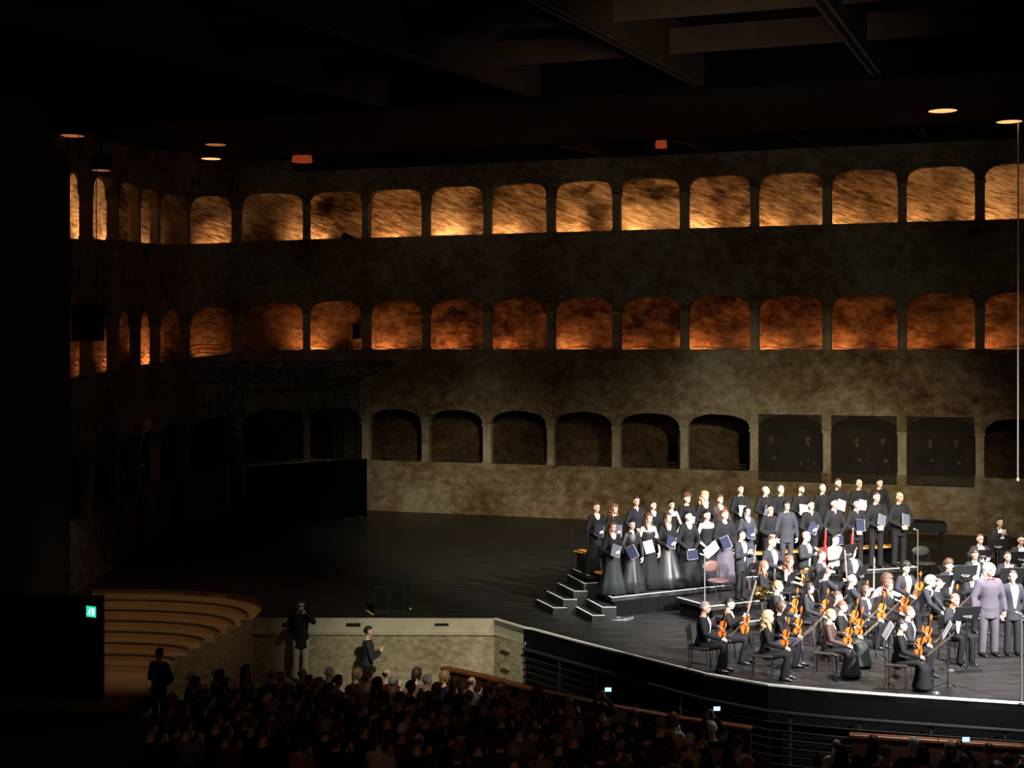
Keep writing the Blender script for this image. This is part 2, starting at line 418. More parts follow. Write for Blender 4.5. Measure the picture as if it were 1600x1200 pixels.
# apron wall, smooth band over rough plaster
ap = [Vector((-5.9, 31.88)), front[1], front[2]]
w_ap = struct(strip(ap, .3, -.32, -.002, 'wall_apron', M_SMOOTH))
strip([p + Vector((0, -.05)) for p in ap[:2]] + [ap[2] + Vector((.03, -.03))], .33, -1.9, -.32, 'plaster_face', M_PLAST, w_ap)
strip([p + Vector((0, -.09)) for p in ap[:2]] + [ap[2] + Vector((.05, -.06))], .12, -.34, -.29, 'ledge', M_SMOOTH, w_ap)
g = G()
for px_ in (452, 552, 690):
    a = P(px_, 975, -.1); g.box((a.x, 31.85, -.12), (.32, .08, .06))
g.obj('slot', M_BLACK, w_ap)
g = G(); a = (front[1] + front[2]) / 2; d = front[2] - front[1]
for zz in (-.95, -.55):
    g.box((a.x - .07, a.y - .05, zz), (.32, .05, .025), math.atan2(d.y, d.x))
g.obj('ledge', M_PLAST, w_ap)

# curved oak stair going down from the stage corner to the hall
stair = empty('curved_staircase', (SX, SY, -1.2), 0, 'pale curved wooden steps descending from the stage corner to the auditorium', 'stairs')
for k in range(1, 8):
    o_, i_ = arc(k - 1), arc(k); z = -.165 * k; g = G(); n = len(o_)
    for j in range(n - 1):
        vs = [(q.x - SX, q.y - SY, zz + 1.2) for zz in (z - .02, z) for q in (o_[j], o_[j + 1], i_[j + 1], i_[j])]
        g.add(vs, [(0, 3, 2, 1), (4, 5, 6, 7), (2, 3, 7, 6)])
        a, b = o_[j], o_[j + 1]
        g.add([(a.x - SX, a.y - SY, z + 1.2), (b.x - SX, b.y - SY, z + 1.2), (b.x - SX, b.y - SY, z + .165 + 1.2 - .03), (a.x - SX, a.y - SY, z + .165 + 1.2 - .03)], [(0, 1, 2, 3)])
    # solid end block under the tread, facing the hall
    tr = g.obj('tread', M_STEP, stair)
    gn = G(); gn.tube([(q.x - SX, q.y - SY, z + .165 + 1.2 - .012) for q in o_], .022, 6); gn.obj('nosing', M_NOSE, tr, True)
    ge = G(); a, b = i_[-1], o_[-1]
    ge.box(((a.x + b.x) / 2 - SX, -.04, (z + .165 - 1.9) / 2 + 1.2), (abs(b.x - a.x) + .002, .1, z + .165 + 1.9))
    ge.obj('end_panel', M_PLAST, tr)
g = G(); o_ = arc(7)
for a, b in zip(o_[:-1], o_[1:]): g.add([(a.x, a.y, -1.32), (b.x, b.y, -1.32), (b.x, b.y, -1.15), (a.x, a.y, -1.15)], [(0, 1, 2, 3)])
g.add([(SX - 0.6, SY - 3, -1.32)] + [(q.x, q.y, -1.32) for q in [o_[0] + Vector((-.6, 0))] + o_] + [(o_[-1].x, SY - 3, -1.32)], [tuple(range(len(o_) + 3))[::-1]])
struct(g.obj('floor_landing', M_STEP))

# steel balustrade of the pit: top tube, thin bars, posts
pr = [p + Vector((-.0, -.16)) for p in front[2:]]
bal = empty('pit_balustrade', (pr[0].x, pr[0].y, -1.65), 0, 'dark steel balustrade of thin horizontal bars curving below the stage edge', 'railing')
def loc3(p, z): return (p.x - pr[0].x, p.y - pr[0].y, z + 1.65)
g = G(); g.tube([loc3(p, -.42) for p in pr], .035, 8); g.obj('top_rail', M_RAILM, bal, True)
for k in range(7):
    g = G(); g.tube([loc3(p, -.6 - .15 * k) for p in pr], .013, 5); g.obj('bar', M_RAILM, bal, True)
acc = 0; last = 0
tot = []
for i in range(len(pr) - 1):
    L = (pr[i + 1] - pr[i]).length; m_ = int(L / .02)
    for j in range(m_): tot.append(pr[i].lerp(pr[i + 1], j / m_))
for k in range(1, len(tot) // 60):
    q = tot[k * 60]; g = G(); x, y, _ = loc3(q, 0); g.box((x, y + .03, .62), (.05, .05, 1.24)); g.obj('post', M_STEEL, bal)

# red-brown wooden rails in front of the audience
rl = [(-1.5, 29.3), (-.55, 28.45), (.32, 27.45), (1.67, 26.2), (2.9, 25.3), (4.14, 24.57)]
rr = [(5.78, 24.15), (7.2, 23.8), (8.53, 23.45), (10.5, 22.95), (12.5, 22.4)]
def wood_rail(pts, label):
    pts = [Vector(p) for p in pts]; t = empty('wooden_rail', (pts[0].x, pts[0].y, -1.65), 0, label, 'railing')
    q = [p - pts[0] for p in pts]
    a = strip(q, .2, 1.08, 1.14, 'cap', M_WOODR, t); bevel(a, .015)
    strip([p + Vector((.03, .05)) for p in q], .08, 0, 1.08, 'panel', mat('dark_wood_panel', (.05, .018, .008), .5), t)
wood_rail(rl, 'long curved red-brown wooden rail in front of the left audience block')
wood_rail(rr, 'shorter red-brown wooden rail in front of the right audience block')
# ------------------------------------------------------------------ auditorium floor, side wall, ceiling
g = G(); g.add([(-12, 8, -1.05), (22, 8, -1.05), (22, 32.5, -1.9), (-12, 32.5, -1.9)], [(0, 1, 2, 3)]); struct(g.obj('floor_auditorium', M_AUDF))
g = G(); g.add([(-10.86, 34.6, -2), (-11.1, 8, -2), (-11.1, 8, 14.3), (-10.86, 34.6, 14.3)], [(0, 1, 2, 3)])
struct(g.obj('wall_side', mat('black_side_wall', (.006, .006, .006), .9)))
g = G(); g.box((0, 0, 1.35), (2.2, .3, 2.7)); o = g.obj('partition', M_BLACK); o.location = (-9.82, 30.0, -1.85)
tag(o, 'black partition block beside the curved steps carrying the exit sign', 'partition'); bevel(o, .02)

def cz(y): return 9.64 + .07 * y
nrm = Vector((.3333, .9427)); tan = Vector((.9427, -.3333))
def cpt(s, d, z): p = tan * s + nrm * d; return (p.x, p.y, z)
g = G()
for d0, d1, up in ((8, 29.3, 1.0), (29.3, 41.5, 0), (41.5, 60, .75)):
    vs = [cpt(-24, d0, cz(d0 * .97) + up), cpt(24, d0, cz(d0 * .97) + up), cpt(24, d1, cz(d1 * .97) + up), cpt(-24, d1, cz(d1 * .97) + up)]
    g.add(vs, [(0, 1, 2, 3)])
struct(g.obj('ceiling', M_DARK))
g = G()
for d0 in (29.3, 41.5):
    z = cz(d0 * .97); g.add([cpt(-24, d0, z - .05), cpt(24, d0, z - .05), cpt(24, d0, z + 1.1), cpt(-24, d0, z + 1.1)], [(0, 1, 2, 3)])
struct(g.obj('trim_3', M_DARK))
g = G()
for s_ in [-13.5 + 3.62 * k for k in range(10)]:
    for d0, d1, dep in ((10, 29.2, 1.0), (41.6, 49.0, .75)):
        for off in (0, .16):
            for (ya, yb) in ((d0, d1),):
                za, zb = cz(ya * .97), cz(yb * .97); q0, q1 = s_ + off, s_ + off + .06
                vs = [cpt(q0, ya, za), cpt(q1, ya, za), cpt(q1, yb, zb), cpt(q0, yb, zb), cpt(q0, ya, za + dep), cpt(q1, ya, za + dep), cpt(q1, yb, zb + dep), cpt(q0, yb, zb + dep)]
                g.add(vs, [(0, 3, 2, 1), (4, 5, 6, 7), (0, 1, 5, 4), (1, 2, 6, 5), (2, 3, 7, 6), (3, 0, 4, 7)])
struct(g.obj('trim_4', M_CEIL))
# faint cross boards
g = G()
g.box((0, 0, 13.6), (34, .5, 1.3), math.atan2(ey, ex)); o = struct(g.obj('trim_6', M_BLACK)); o.location = (7.6, 48.5, 0)
g = G()
for d0 in (17, 22, 26.0, 45.5):
    z = cz(d0 * .97); g.add([cpt(-20, d0, z + .25), cpt(20, d0, z + .25), cpt(20, d0, z + .75), cpt(-20, d0, z + .75)], [(0, 1, 2, 3)])
struct(g.obj('trim_5', M_CEIL))
spot((-3, 14, 6.5), (0, 24, 12.6), 14, 110, 1, .5, (1, .6, .35)); spot((9, 14, 6.5), (9, 24, 12.6), 14, 110, 1, .5, (1, .6, .4))
def glow_dome(px_, py_, yy, r_, h_, es, label):  # glowing dome and cord added in place of orange light on the roof beams
    x = (px_ - 800) * yy / F; z = H - (py_ - Y0) * yy / F; t = empty('ceiling_glow', (x, yy, z), 0, label, 'glow stand-in', 'added orange glow domes under the roof')
    g = G(); n = 18; pr_ = [(1, 0), (.93, .3), (.78, .6), (.5, .85), (.15, 1)]
    vs = [(r_ * a * math.cos(2 * math.pi * k / n), r_ * a * math.sin(2 * math.pi * k / n), h_ * b) for a, b in pr_ for k in range(n)]
    g.add(vs, [(i * n + k, i * n + (k + 1) % n, (i + 1) * n + (k + 1) % n, (i + 1) * n + k) for i in range(4) for k in range(n)])
    g.obj('glow_shell', mat('ceiling_glow_red_%d' % int(es * 100), (.4, .08, .02), .6, emit=(1, .13, .03), es=es), t, True)
    g = G(); g.tube([(0, 0, h_), (0, 0, max(h_ + .1, cz(yy) + .8 - z))], .02, 6); g.obj('added_cord', M_BLACK, t)
glow_dome(472, 253, 46, .34, .52, .2, 'added bell-shaped dome for the dim orange glow under the roof, upper left')
glow_dome(1033, 231, 45, .19, .55, .22, 'added narrow dome for the red glow under the roof above the top gallery')

M_GLOW = mat('warm_downlight_glass', (.9, .5, .25), .5, emit=(1, .42, .14), es=1.6)
M_GLOWD = mat('dim_downlight_glass', (.9, .5, .25), .5, emit=(1, .3, .08), es=.35)
def downlight(px_, py_, yy, rad, m, label):
    x = (px_ - 800) * yy / F; z = H - (py_ - Y0) * yy / F; top = min(cz(yy) + .02, z + 1.4)
    t = empty('ceiling_downlight', (x, yy, z), 0, label, 'ceiling light', 'round downlights under the roof')
    g = G(); n = 20
    for k in range(n):
        a, b = 2 * math.pi * k / n, 2 * math.pi * (k + 1) / n; c1, s1, c2, s2 = math.cos(a), math.sin(a), math.cos(b), math.sin(b); r2 = rad * 1.08
        g.add([(r2 * c1, r2 * s1, -.01), (r2 * c2, r2 * s2, -.01), (r2 * c2, r2 * s2, .35), (r2 * c1, r2 * s1, .35)], [(0, 1, 2, 3)])
        g.add([(r2 * c1, r2 * s1, .35), (r2 * c2, r2 * s2, .35), (0, 0, .35)], [(0, 1, 2)])
        g.add([(r2 * c1, r2 * s1, -.01), (rad * c1, rad * s1, -.01), (rad * c2, rad * s2, -.01), (r2 * c2, r2 * s2, -.01)], [(0, 1, 2, 3)])
    g.box((0, 0, (top - z) / 2 + .15), (.06, .06, max(.1, top - z - .3))); g.obj('housing', M_BLACK, t)
    g = G(); g.add([(rad * math.cos(2 * math.pi * k / n), rad * math.sin(2 * math.pi * k / n), 0) for k in range(n)], [tuple(range(n))[::-1]])
    g.obj('lens', m, t)
downlight(1473, 173, 35, .35, M_GLOW, 'glowing orange downlight above the choir, left of two at upper right')
downlight(1577, 190, 37, .33, M_GLOW, 'glowing orange downlight cut by the right edge of the photo')
downlight(330, 248, 43.0, .3, M_GLOW, 'glowing orange downlight above the lit left corner, lower of two')
downlight(337, 226, 40.0, .3, M_GLOWD, 'dim orange downlight above the lit left corner, upper of two')
downlight(112, 212, 34, .3, M_GLOWD, 'faint red downlight at the far upper left of the photo')
downlight(158, 266, 34.5, .23, M_GLOWD, 'faint downlight just above the leftmost top gallery openings')

# hanging loudspeaker, cable with weight
t = empty('hanging_loudspeaker', (-10.0, 33.2, 6.3), R(35), 'black loudspeaker hanging before the middle gallery at far left', 'loudspeaker')
g = G(); g.box((0, 0, .42), (.62, .5, .84)); bevel(g.obj('cabinet', M_BLACK, t), .02)
g = G(); g.box((0, -.255, .42), (.54, .02, .76)); g.obj('grille', M_STEEL, t)
g = G(); g.tube([(.2, 0, .84), (.2, 0, 5.6)], .01, 5); g.tube([(-.2, 0, .84), (-.2, 0, 5.6)], .01, 5); g.obj('hanger', M_STEEL, t)
yy = 37.0; x = (1590.5 - 800) * yy / F
t = empty('hanging_microphone', (x, yy, H - (751 - Y0) * yy / F), 0, 'thin pale cable hanging from the roof with small white microphone', 'microphone')
g = G(); g.tube([(0, 0, .06), (.01, 0, 9.6)], .022, 6); g.obj('cable', mat('grey_cable', (.55, .55, .58), .4), t)
g = G(); g.ell((0, 0, .03), (.045, .045, .06)); g.obj('capsule', mat('white_enamel', (.9, .9, .9), .3), t, True)

# exit sign: green with white running figure and door
a = Vector((142 - 800, 0, 0)) * 29.75 / F
t = empty('exit_sign', (a.x, 29.78, H - (965 - Y0) * 29.75 / F), R(-28), 'small glowing green exit sign with white running figure on the dark partition', 'exit sign')
g = G(); g.box((0, .03, .12), (.3, .06, .26)); g.obj('housing', M_BLACK, t)
g = G(); g.box((0, -.005, .12), (.27, .012, .23)); g.obj('panel', mat('exit_green', (.02, .5, .3), .4, emit=(.02, .75, .45), es=1.0), t)
g = G(); ym = -.014
g.box((.065, ym, .12), (.065, .006, .16)); g.ell((-.02, ym, .185), (.018, .004, .018), None, 8, 6)
for (x0, z0, x1, z1) in ((-.025, .165, -.045, .11), (-.045, .11, -.015, .08), (-.015, .08, -.03, .04), (-.045, .11, -.075, .07), (-.03, .155, .01, .13), (-.035, .155, -.075, .135), (-.075, .07, -.105, .07)):
    g.tube([(x0, ym, z0), (x1, ym, z1)], .01, 5)
g.obj('pictogram', mat('exit_white', (.9, 1, 1), .4, emit=(.6, 1, 1), es=1.3), t)

# ------------------------------------------------------------------ scenery gate: two lattice towers, beam, black cloth
t1 = Vector((-9.5, 47.6)); t2 = Vector((-6.0, 51.0)); dg_ = (t2 - t1).normalized()
gate = empty('lattice_gate', (t1.x, t1.y, 0), math.atan2(dg_.y, dg_.x), 'black lattice truss gate standing at the dark left corner of the stage', 'truss')
span = (t2 - t1).length
def lattice(g, a, b, s, n):
    a, b = Vector(a), Vector(b); d = (b - a).normalized(); u = Vector((0, 1, 0)); v = d.cross(u).normalized()
    cs = [u * s / 2 + v * s / 2, u * s / 2 - v * s / 2, -u * s / 2 - v * s / 2, -u * s / 2 + v * s / 2]
    for c in cs: g.tube([a + c, b + c], .03, 5)
    for k in range(n):
        p, q = a.lerp(b, k / n), a.lerp(b, (k + 1) / n)
        for j in range(4):
            c0, c1 = cs[j], cs[(j + 1) % 4]
            g.tube([p + (c0 if k % 2 else c1), q + (c1 if k % 2 else c0)], .017, 4); g.tube([q + c0, q + c1], .017, 4)
M_TR = mat('black_truss', (.03, .028, .024), .5, .4)
for x in (0, span):
    g = G(); lattice(g, (x, 0, .05), (x, 0, 5.0), .62, 9); g.box((x, 0, .03), (.9, .9, .06)); g.obj('tower', M_TR, gate)
g = G(); lattice(g, (-1.1, 0, 5.32), (span + .2, 0, 5.32), .66, 12); g.obj('beam', M_TR, gate)
g = G()
for y in (-.28, .28):
    g.tube([(span + .2, y, 5.64), (span + 2.0, y, 5.66)], .03, 5); g.tube([(span + .2, y, 5.0), (span + 2.0, y, 5.6)], .03, 5)
    for k in range(5): g.tube([(span + .2 + .36 * k, y, 5.64), (span + .2 + .36 * (k + .6), y, 5.0 + .6 * (k + .6) / 5)], .015, 4)
g.obj('outrigger', M_TR, gate)
g = G(); n = 60
for k in range(n):
    x0, x1 = .36 + (span + .22) * k / n, .36 + (span + .22) * (k + 1) / n; y0, y1 = -.44 + .04 * math.sin(k * .9), -.44 + .04 * math.sin((k + 1) * .9)
    g.add([(x0, y0, .02), (x1, y1, .02), (x1, y1, 2.15), (x0, y0, 2.15), (x0, y0 + .02, .02), (x1, y1 + .02, .02), (x1, y1 + .02, 2.15), (x0, y0 + .02, 2.15)],
          [(0, 1, 2, 3), (5, 4, 7, 6), (3, 2, 6, 7)])
g.obj('black_cloth', mat('black_molton', (.0025, .0022, .002), 1, spec=0), gate)
g = G(); g.box((.3 + (span + .15) * .27, -.43, 2.17), (span * .5, .06, .03)); g.obj('hem_batten', M_SMOOTH, gate)

# two floor loudspeakers with yellow tape
def monitor(px_, label, rz):
    p = P(px_, 957, 0); t = empty('floor_loudspeaker', p, rz, label, 'loudspeaker', 'black loudspeakers standing at the stage edge')
    g = G(); g.box((0, 0, .33), (.36, .36, .6)); g.box((0, 0, .02), (.4, .4, .04)); bevel(g.obj('cabinet', M_BLACK, t), .015)
    g = G(); g.box((0, -.185, .36), (.31, .012, .5)); g.obj('grille', mat('grille_mesh', (.007, .007, .007), .9, spec=.1), t)
    g = G(); g.tube([(-.06, 0, .635), (-.06, 0, .66), (.06, 0, .66), (.06, 0, .635)], .01, 6); g.obj('handle', M_STEEL, t)
monitor(597, 'left one of two black loudspeakers standing on the empty stage', R(5)); monitor(625, 'right one of two black loudspeakers standing on the empty stage', R(-8))
M_YEL = mat('yellow_tape', (.75, .6, .05), .6)
for (a, b, lb) in (((573, 954), (583, 961), 'short yellow tape mark left of the two stage loudspeakers'), ((642, 950), (636, 958), 'short yellow tape mark right of the two stage loudspeakers')):
    p, q = P(*a, .0), P(*b, .0); g = G(); d = q - p; c = (p + q) / 2
    g.box((0, 0, .004), (d.length, .05, .004), math.atan2(d.y, d.x)); o = g.obj('floor_tape', M_YEL); o.location = c; tag(o, lb, 'tape')
# black covered case at the back of the stage
p = P(1438, 850, 0)
t = empty('covered_piano', (p.x - .1, p.y, 0), R(-12), 'black covered piano standing against the rock wall behind the choir', 'piano')
g = G(); g.prism([(-1.0, -.5), (.85, -.5), (.85, .25), (.4, .45), (-.2, .6), (-1.0, .6)], .42, .72); bevel(g.obj('cover', M_BLACK, t), .03)
for (x, y) in ((-.85, -.35), (.7, -.35), (-.5, .4)):
    g = G(); g.tube([(x, y, 0), (x, y, .43)], [.03, .06], 8); g.obj('leg', M_BLACK, t)
# gauze panels over three openings of the lowest gallery
def gauze_mat():
    m = D.materials.new('grey_gauze'); m.use_nodes = True; n, l = nodes(m); b = n['Principled BSDF']
    b.inputs['Base Color'].default_value = (.02, .017, .012, 1); b.inputs['Roughness'].default_value = 1; b.inputs['Alpha'].default_value = .4
    return m
M_GZ = gauze_mat()
for j, (i, nm) in enumerate(((14, 'left'), (15, 'middle'), (16, 'right'))):
    a = wp(i, .5, -.04); t = empty('gauze_screen', (a.x, a.y, 1.58), math.atan2(ey, ex), '%s one of three dark gauze panels stretched over lowest gallery openings' % nm, 'gauze screen', 'gauze panels over the lowest gallery')
    g = G(); g.box((0, 0, 1.15), (2.14, .006, 2.26)); g.obj('gauze', M_GZ, t)
    g = G(); g.box((0, 0, 2.28), (2.14, .03, .03)); g.box((0, 0, .03), (2.14, .03, .03)); g.obj('batten', M_BLACK, t)

# ------------------------------------------------------------------ people: bodies, clothes, hair
SKIN = [mat('skin_light', (.72, .47, .36), .5), mat('skin_pale', (.8, .56, .45), .5), mat('skin_tan', (.55, .33, .22), .5)]
HAIR = {n: mat('hair_' + n, c, .5) for n, c in dict(black=(.012, .009, .008), brown=(.06, .03, .018), auburn=(.13, .05, .028), red=(.2, .085, .045), blonde=(.5, .37, .2),
        grey=(.3, .28, .27), white=(.85, .84, .85), fair=(.32, .19, .09)).items()}
CL = {n: mat('cloth_' + n, c, r_, spec=.5 if n == 'satin' else .2) for n, c, r_ in (('black', (.011, .011, .013), .8), ('charcoal', (.02, .02, .026), .8), ('satin', (.016, .016, .018), .42), ('greengrey', (.02, .026, .024), .6),
      ('violet', (.085, .075, .1), .75), ('slate', (.035, .035, .048), .8), ('white', (.85, .85, .88), .7), ('navy', (.02, .025, .06), .7), ('grey', (.16, .16, .17), .8), ('red', (.1, .018, .02), .8),
      ('pink', (.3, .17, .14), .8), ('cream', (.6, .55, .45), .8), ('brownc', (.1, .06, .04), .8), ('blue', (.03, .045, .08), .8), ('sheer', (.06, .035, .03), .7))}
M_SHOE = mat('shoe_leather', (.015, .015, .015), .3)
M_EYE = mat('eye_dark', (.02, .015, .015), .4); M_LIP = mat('lip_red', (.45, .12, .1), .5)
M_BOWTIE = mat('bow_tie_black', (.01, .01, .012), .6); M_REDTIE = mat('bow_tie_red', (.7, .02, .03), .6)

STAND_H = 1.0
POSES = {  # wrists, elbows (x>0 is the figure's left), hand direction, palm width axis;  lean = forward shift of the shoulders
 'hold':  dict(lw=(.09, -.25, 1.08), le=(.25, -.03, 1.09), rw=(-.13, -.22, 1.03), re=(-.26, -.02, 1.08), lean=.0),
 'low':   dict(lw=(.07, -.2, .88), le=(.27, -.05, 1.08), rw=(-.07, -.2, .88), re=(-.27, -.05, 1.08), lean=.01),
 'clasp': dict(lw=(.06, -.22, .98), le=(.27, -.05, 1.09), rw=(-.06, -.22, .98), re=(-.27, -.05, 1.09), lean=.0),
 'side':  dict(lw=(.27, -.03, .84), le=(.26, .02, 1.12), rw=(-.27, -.03, .84), re=(-.26, .02, 1.12), lean=.0),
 'oneside': dict(lw=(.27, -.03, .84), le=(.26, .02, 1.12), rw=(-.1, -.24, 1.02), re=(-.27, -.04, 1.08), lean=.0),
 'clap':  dict(lw=(.05, -.27, 1.18), le=(.25, -.08, 1.08), rw=(-.05, -.27, 1.2), re=(-.25, -.08, 1.08), lean=.0, up=1),
 'photo': dict(lw=(.08, -.25, 1.52), le=(.27, -.18, 1.3), rw=(-.08, -.25, 1.52), re=(-.27, -.18, 1.3), lean=.0, up=1),
 'bend':  dict(lw=(.12, -.5, .95), le=(.27, -.32, 1.12), rw=(-.15, -.5, .9), re=(-.3, -.3, 1.1), lean=.22),
 # seated
 's_violin': dict(sit=1, lw=(.13, -.3, .84), le=(.28, -.06, .8), rw=(-.15, -.42, .66), re=(-.28, -.1, .76), lean=.03),
 's_bowup':  dict(sit=1, lw=(.14, -.3, .86), le=(.29, -.06, .8), rw=(-.18, -.42, 1.02), re=(-.31, -.16, .84), lean=.04),
 's_wind':   dict(sit=1, lw=(.06, -.28, .96), le=(.26, -.1, .8), rw=(-.05, -.3, .86), re=(-.27, -.1, .78), lean=.02),
 's_hold':   dict(sit=1, lw=(.12, -.32, .78), le=(.28, -.07, .8), rw=(-.1, -.33, .72), re=(-.28, -.07, .8), lean=.02),
 's_clap':   dict(sit=1, lw=(.05, -.3, .95), le=(.25, -.1, .8), rw=(-.05, -.3, .97), re=(-.25, -.1, .8), lean=.02, up=1),
 's_mouth':  dict(sit=1, lw=(.1, -.22, 1.12), le=(.27, -.16, .88), rw=(-.07, -.2, 1.1), re=(-.27, -.16, .88), lean=.03, up=1),
 's_lean':   dict(sit=1, lw=(.14, -.62, .8), le=(.29, -.36, .84), rw=(-.14, -.6, .72), re=(-.3, -.34, .8), lean=.3),
 's_phone':  dict(sit=1, lw=(.06, -.26, 1.38), le=(.27, -.2, 1.1), rw=(-.06, -.26, 1.38), re=(-.27, -.2, 1.1), lean=.0, up=1),
}
def spine(p):
    """list of (centre, half width, half depth) from the seat to the top of the neck"""
    ln = p.get('lean', 0); z0 = .5 - .92 if p.get('sit') else 0
    def c(z, y): 
        k = max(0, (z - .95) / .55); return Vector((0, y - ln * k - (.02 if p.get('sit') else 0), z + z0 - (ln * .35 * k if ln > .1 else 0)))
    return [(c(.925 if p.get('sit') else .86, .02), .145, .105), (c(.95 if p.get('sit') else .93, .02), .165, .115), (c(1.02, .01), .148, .1), (c(1.12, 0), .135, .095), (c(1.24, 0), .157, .112), (c(1.34, .0), .168, .112), (c(1.41, .01), .15, .09),
            (c(1.46, .015), .095, .07), (c(1.495, .012), .06, .056), (c(1.55, -.0), .053, .054)]
def joints(p, sex):
    sp = spine(p); k = .93 if sex == 'f' else 1.0; sh = sp[6][0]; sit = p.get('sit')
    J = dict(sp=sp, k=k)
    for s, n in ((1, 'l'), (-1, 'r')):
        J[n + 's'] = sh + Vector((s * .155 * k, 0, .0)); J[n + 'e'] = Vector(p[n + 'e']); J[n + 'w'] = Vector(p[n + 'w'])
        if sit:
            J[n + 'h'] = Vector((s * .09, -.02, .49)); J[n + 'k'] = Vector((s * .11, -.45, .52)); J[n + 'a'] = Vector((s * .12, -.42 if s > 0 else -.36, .09))
        else:
            J[n + 'h'] = Vector((s * .09, .02, .9)); J[n + 'k'] = Vector((s * .1, .0, .5)); J[n + 'a'] = Vector((s * .11, .03, .09))
    J['head'] = sp[-1][0] + Vector((0, -.02, .09))
    return J
def add_hand(g, w_, e, s, up):
    d = (w_ - e).normalized()
    if up: d = (d + Vector((0, -.1, 1.2))).normalized()
    else: d = (d * 1 + Vector((-s * .35, -.2, -.15))).normalized()
    pn = Vector((-s, 0, 0)) if up else Vector((-s * .5, .35, -.5)); pn = (pn - d * pn.dot(d)).normalized(); wd = d.cross(pn).normalized()
    if wd.z < 0 and not up: wd = -wd                      # thumb side is the upper side
    if up and wd.y > 0: wd = -wd
    p0, p1 = w_, w_ + d * .085
    g.tube([p0, w_ + d * .03, p1], [(.026, .019), (.036, .017), (.04, .015)], 8, ref=wd)
    for k, (off, ln) in enumerate(((.03, .072), (.011, .082), (-.009, .077), (-.029, .06))):
        a = p1 + wd * off - d * .008; b = a + d * ln * .5 + pn * ln * .18; c = b + d * ln * .3 + pn * ln * .42
        g.tube([a, b, c], [.0098, .009, .0078], 6)
    a = w_ + d * .025 + wd * .028; b = a + (d * .6 + wd * .75).normalized() * .038 + pn * .008; c = b + (d + wd * .3).normalized() * .03 + pn * .014
    g.tube([a, b, c], [.0125, .011, .009], 6)
def head_mat(yaw, pitch=0): return Matrix.Rotation(yaw, 3, 'Z') @ Matrix.Rotation(pitch, 3, 'X')
def add_head(g, c, Mh, k=1.0):
    e = lambda o, r: g.ell(c + Mh @ Vector(o), [x * k for x in r], Mh, 16, 12)
    e((0, .008, .02), (.076, .096, .098)); e((0, -.022, -.03), (.061, .07, .082)); e((0, -.05, -.085), (.03, .032, .026))
    e((0, -.094, -.02), (.013, .018, .026)); e((0, -.088, .015), (.012, .012, .03)); e((0, -.083, .03), (.05, .012, .012))
    for s in (-1, 1): e((s * .076, .012, -.012), (.012, .02, .032))
_cache = {}
def body_mesh(sex, pose, yaw, pitch, vox):
    key = ('b', sex, pose, yaw, pitch, vox)
    if key in _cache: return _cache[key]
    p = POSES[pose]; J = joints(p, sex); g = G(); k = J['k']
    g.tube([a for a, _, _ in J['sp']], [(w_ * k * (.93 if i > 1 else 1), d * k) for i, (_, w_, d) in enumerate(J['sp'])], 16, ref=(1, 0, 0))
    for s, n in ((1, 'l'), (-1, 'r')):
        S, E, W = J[n + 's'], J[n + 'e'], J[n + 'w']
        g.tube([S, S.lerp(E, .4), E, E.lerp(W, .35), W], [.05 * k, .045 * k, .036 * k, .038 * k, .025 * k], 10)
        add_hand(g, W, E, s, p.get('up'))
        Hh, K, A = J[n + 'h'], J[n + 'k'], J[n + 'a']
        g.tube([Hh, Hh.lerp(K, .4), K, K.lerp(A, .3), A], [.085, .076, .052, .052, .036], 10)
        g.tube([A + Vector((0, .04, -.045)), A + Vector((0, -.05, -.045)), A + Vector((0, -.15, -.062))], [(.035, .036), (.04, .034), (.036, .022)], 8, ref=(1, 0, 0))
    add_head(g, J['head'], head_mat(yaw, pitch))
    g.tube([J['sp'][-2][0], J['head'] + Vector((0, .01, -.04))], .052 * (.9 if sex == 'f' else 1), 10)
    me = remesh(g, vox, 'body', 1); _cache[key] = me; return me
def jacket_mesh(sex, pose, kind, vox=.022):
    """kind: jacket, shirt, blouse, vest (no sleeves), puff"""
    key = ('j', sex, pose, kind, vox)
    if key in _cache: return _cache[key]
    p = POSES[pose]; J = joints(p, sex); g = G(); k = J['k']; inf = .022 if kind == 'jacket' else .016
    if kind == 'puff': inf = .04
    sp = J['sp']; rr = [(w_ * k + inf, d * k + inf) for _, w_, d in sp]
    pts = [a for a, _, _ in sp]; cut = 8 if kind in ('jacket', 'shirt', 'blouse') else 7
    if kind in ('vest',): cut = 6
    if kind == 'jacket' and not p.get('sit'):
        pts = [Vector((0, .02, .72))] + pts; rr = [(.185 * k, .135 * k)] + rr; cut += 1
    if sex == 'f' and len(rr) > 5: rr[cut - 4 + 0] = (rr[cut - 4][0], rr[cut - 4][1] + .018)
    g.tube(pts[:cut], rr[:cut], 18, ref=(1, 0, 0), dome=False)
    if kind != 'vest':
        for n in ('l', 'r'):
            S, E, W = J[n + 's'], J[n + 'e'], J[n + 'w']; c_ = W.lerp(E, .12)
            a_ = .058 * k + inf * .7; pf = 1.35 if kind == 'puff' else 1
            g.tube([S, S.lerp(E, .4), E, E.lerp(W, .4), c_], [a_ * pf, (.05 * k + inf) * pf, .043 * k + inf, .038 * k + inf * .9, .032 + inf * .8], 12)
            g.tube([S.lerp(J['sp'][6][0], .5) + Vector((0, 0, .005)), S], [.06 * k + inf * .5, .052 * k + inf * .6], 10)
    me = remesh(g, vox, kind, 2); _cache[key] = me; return me
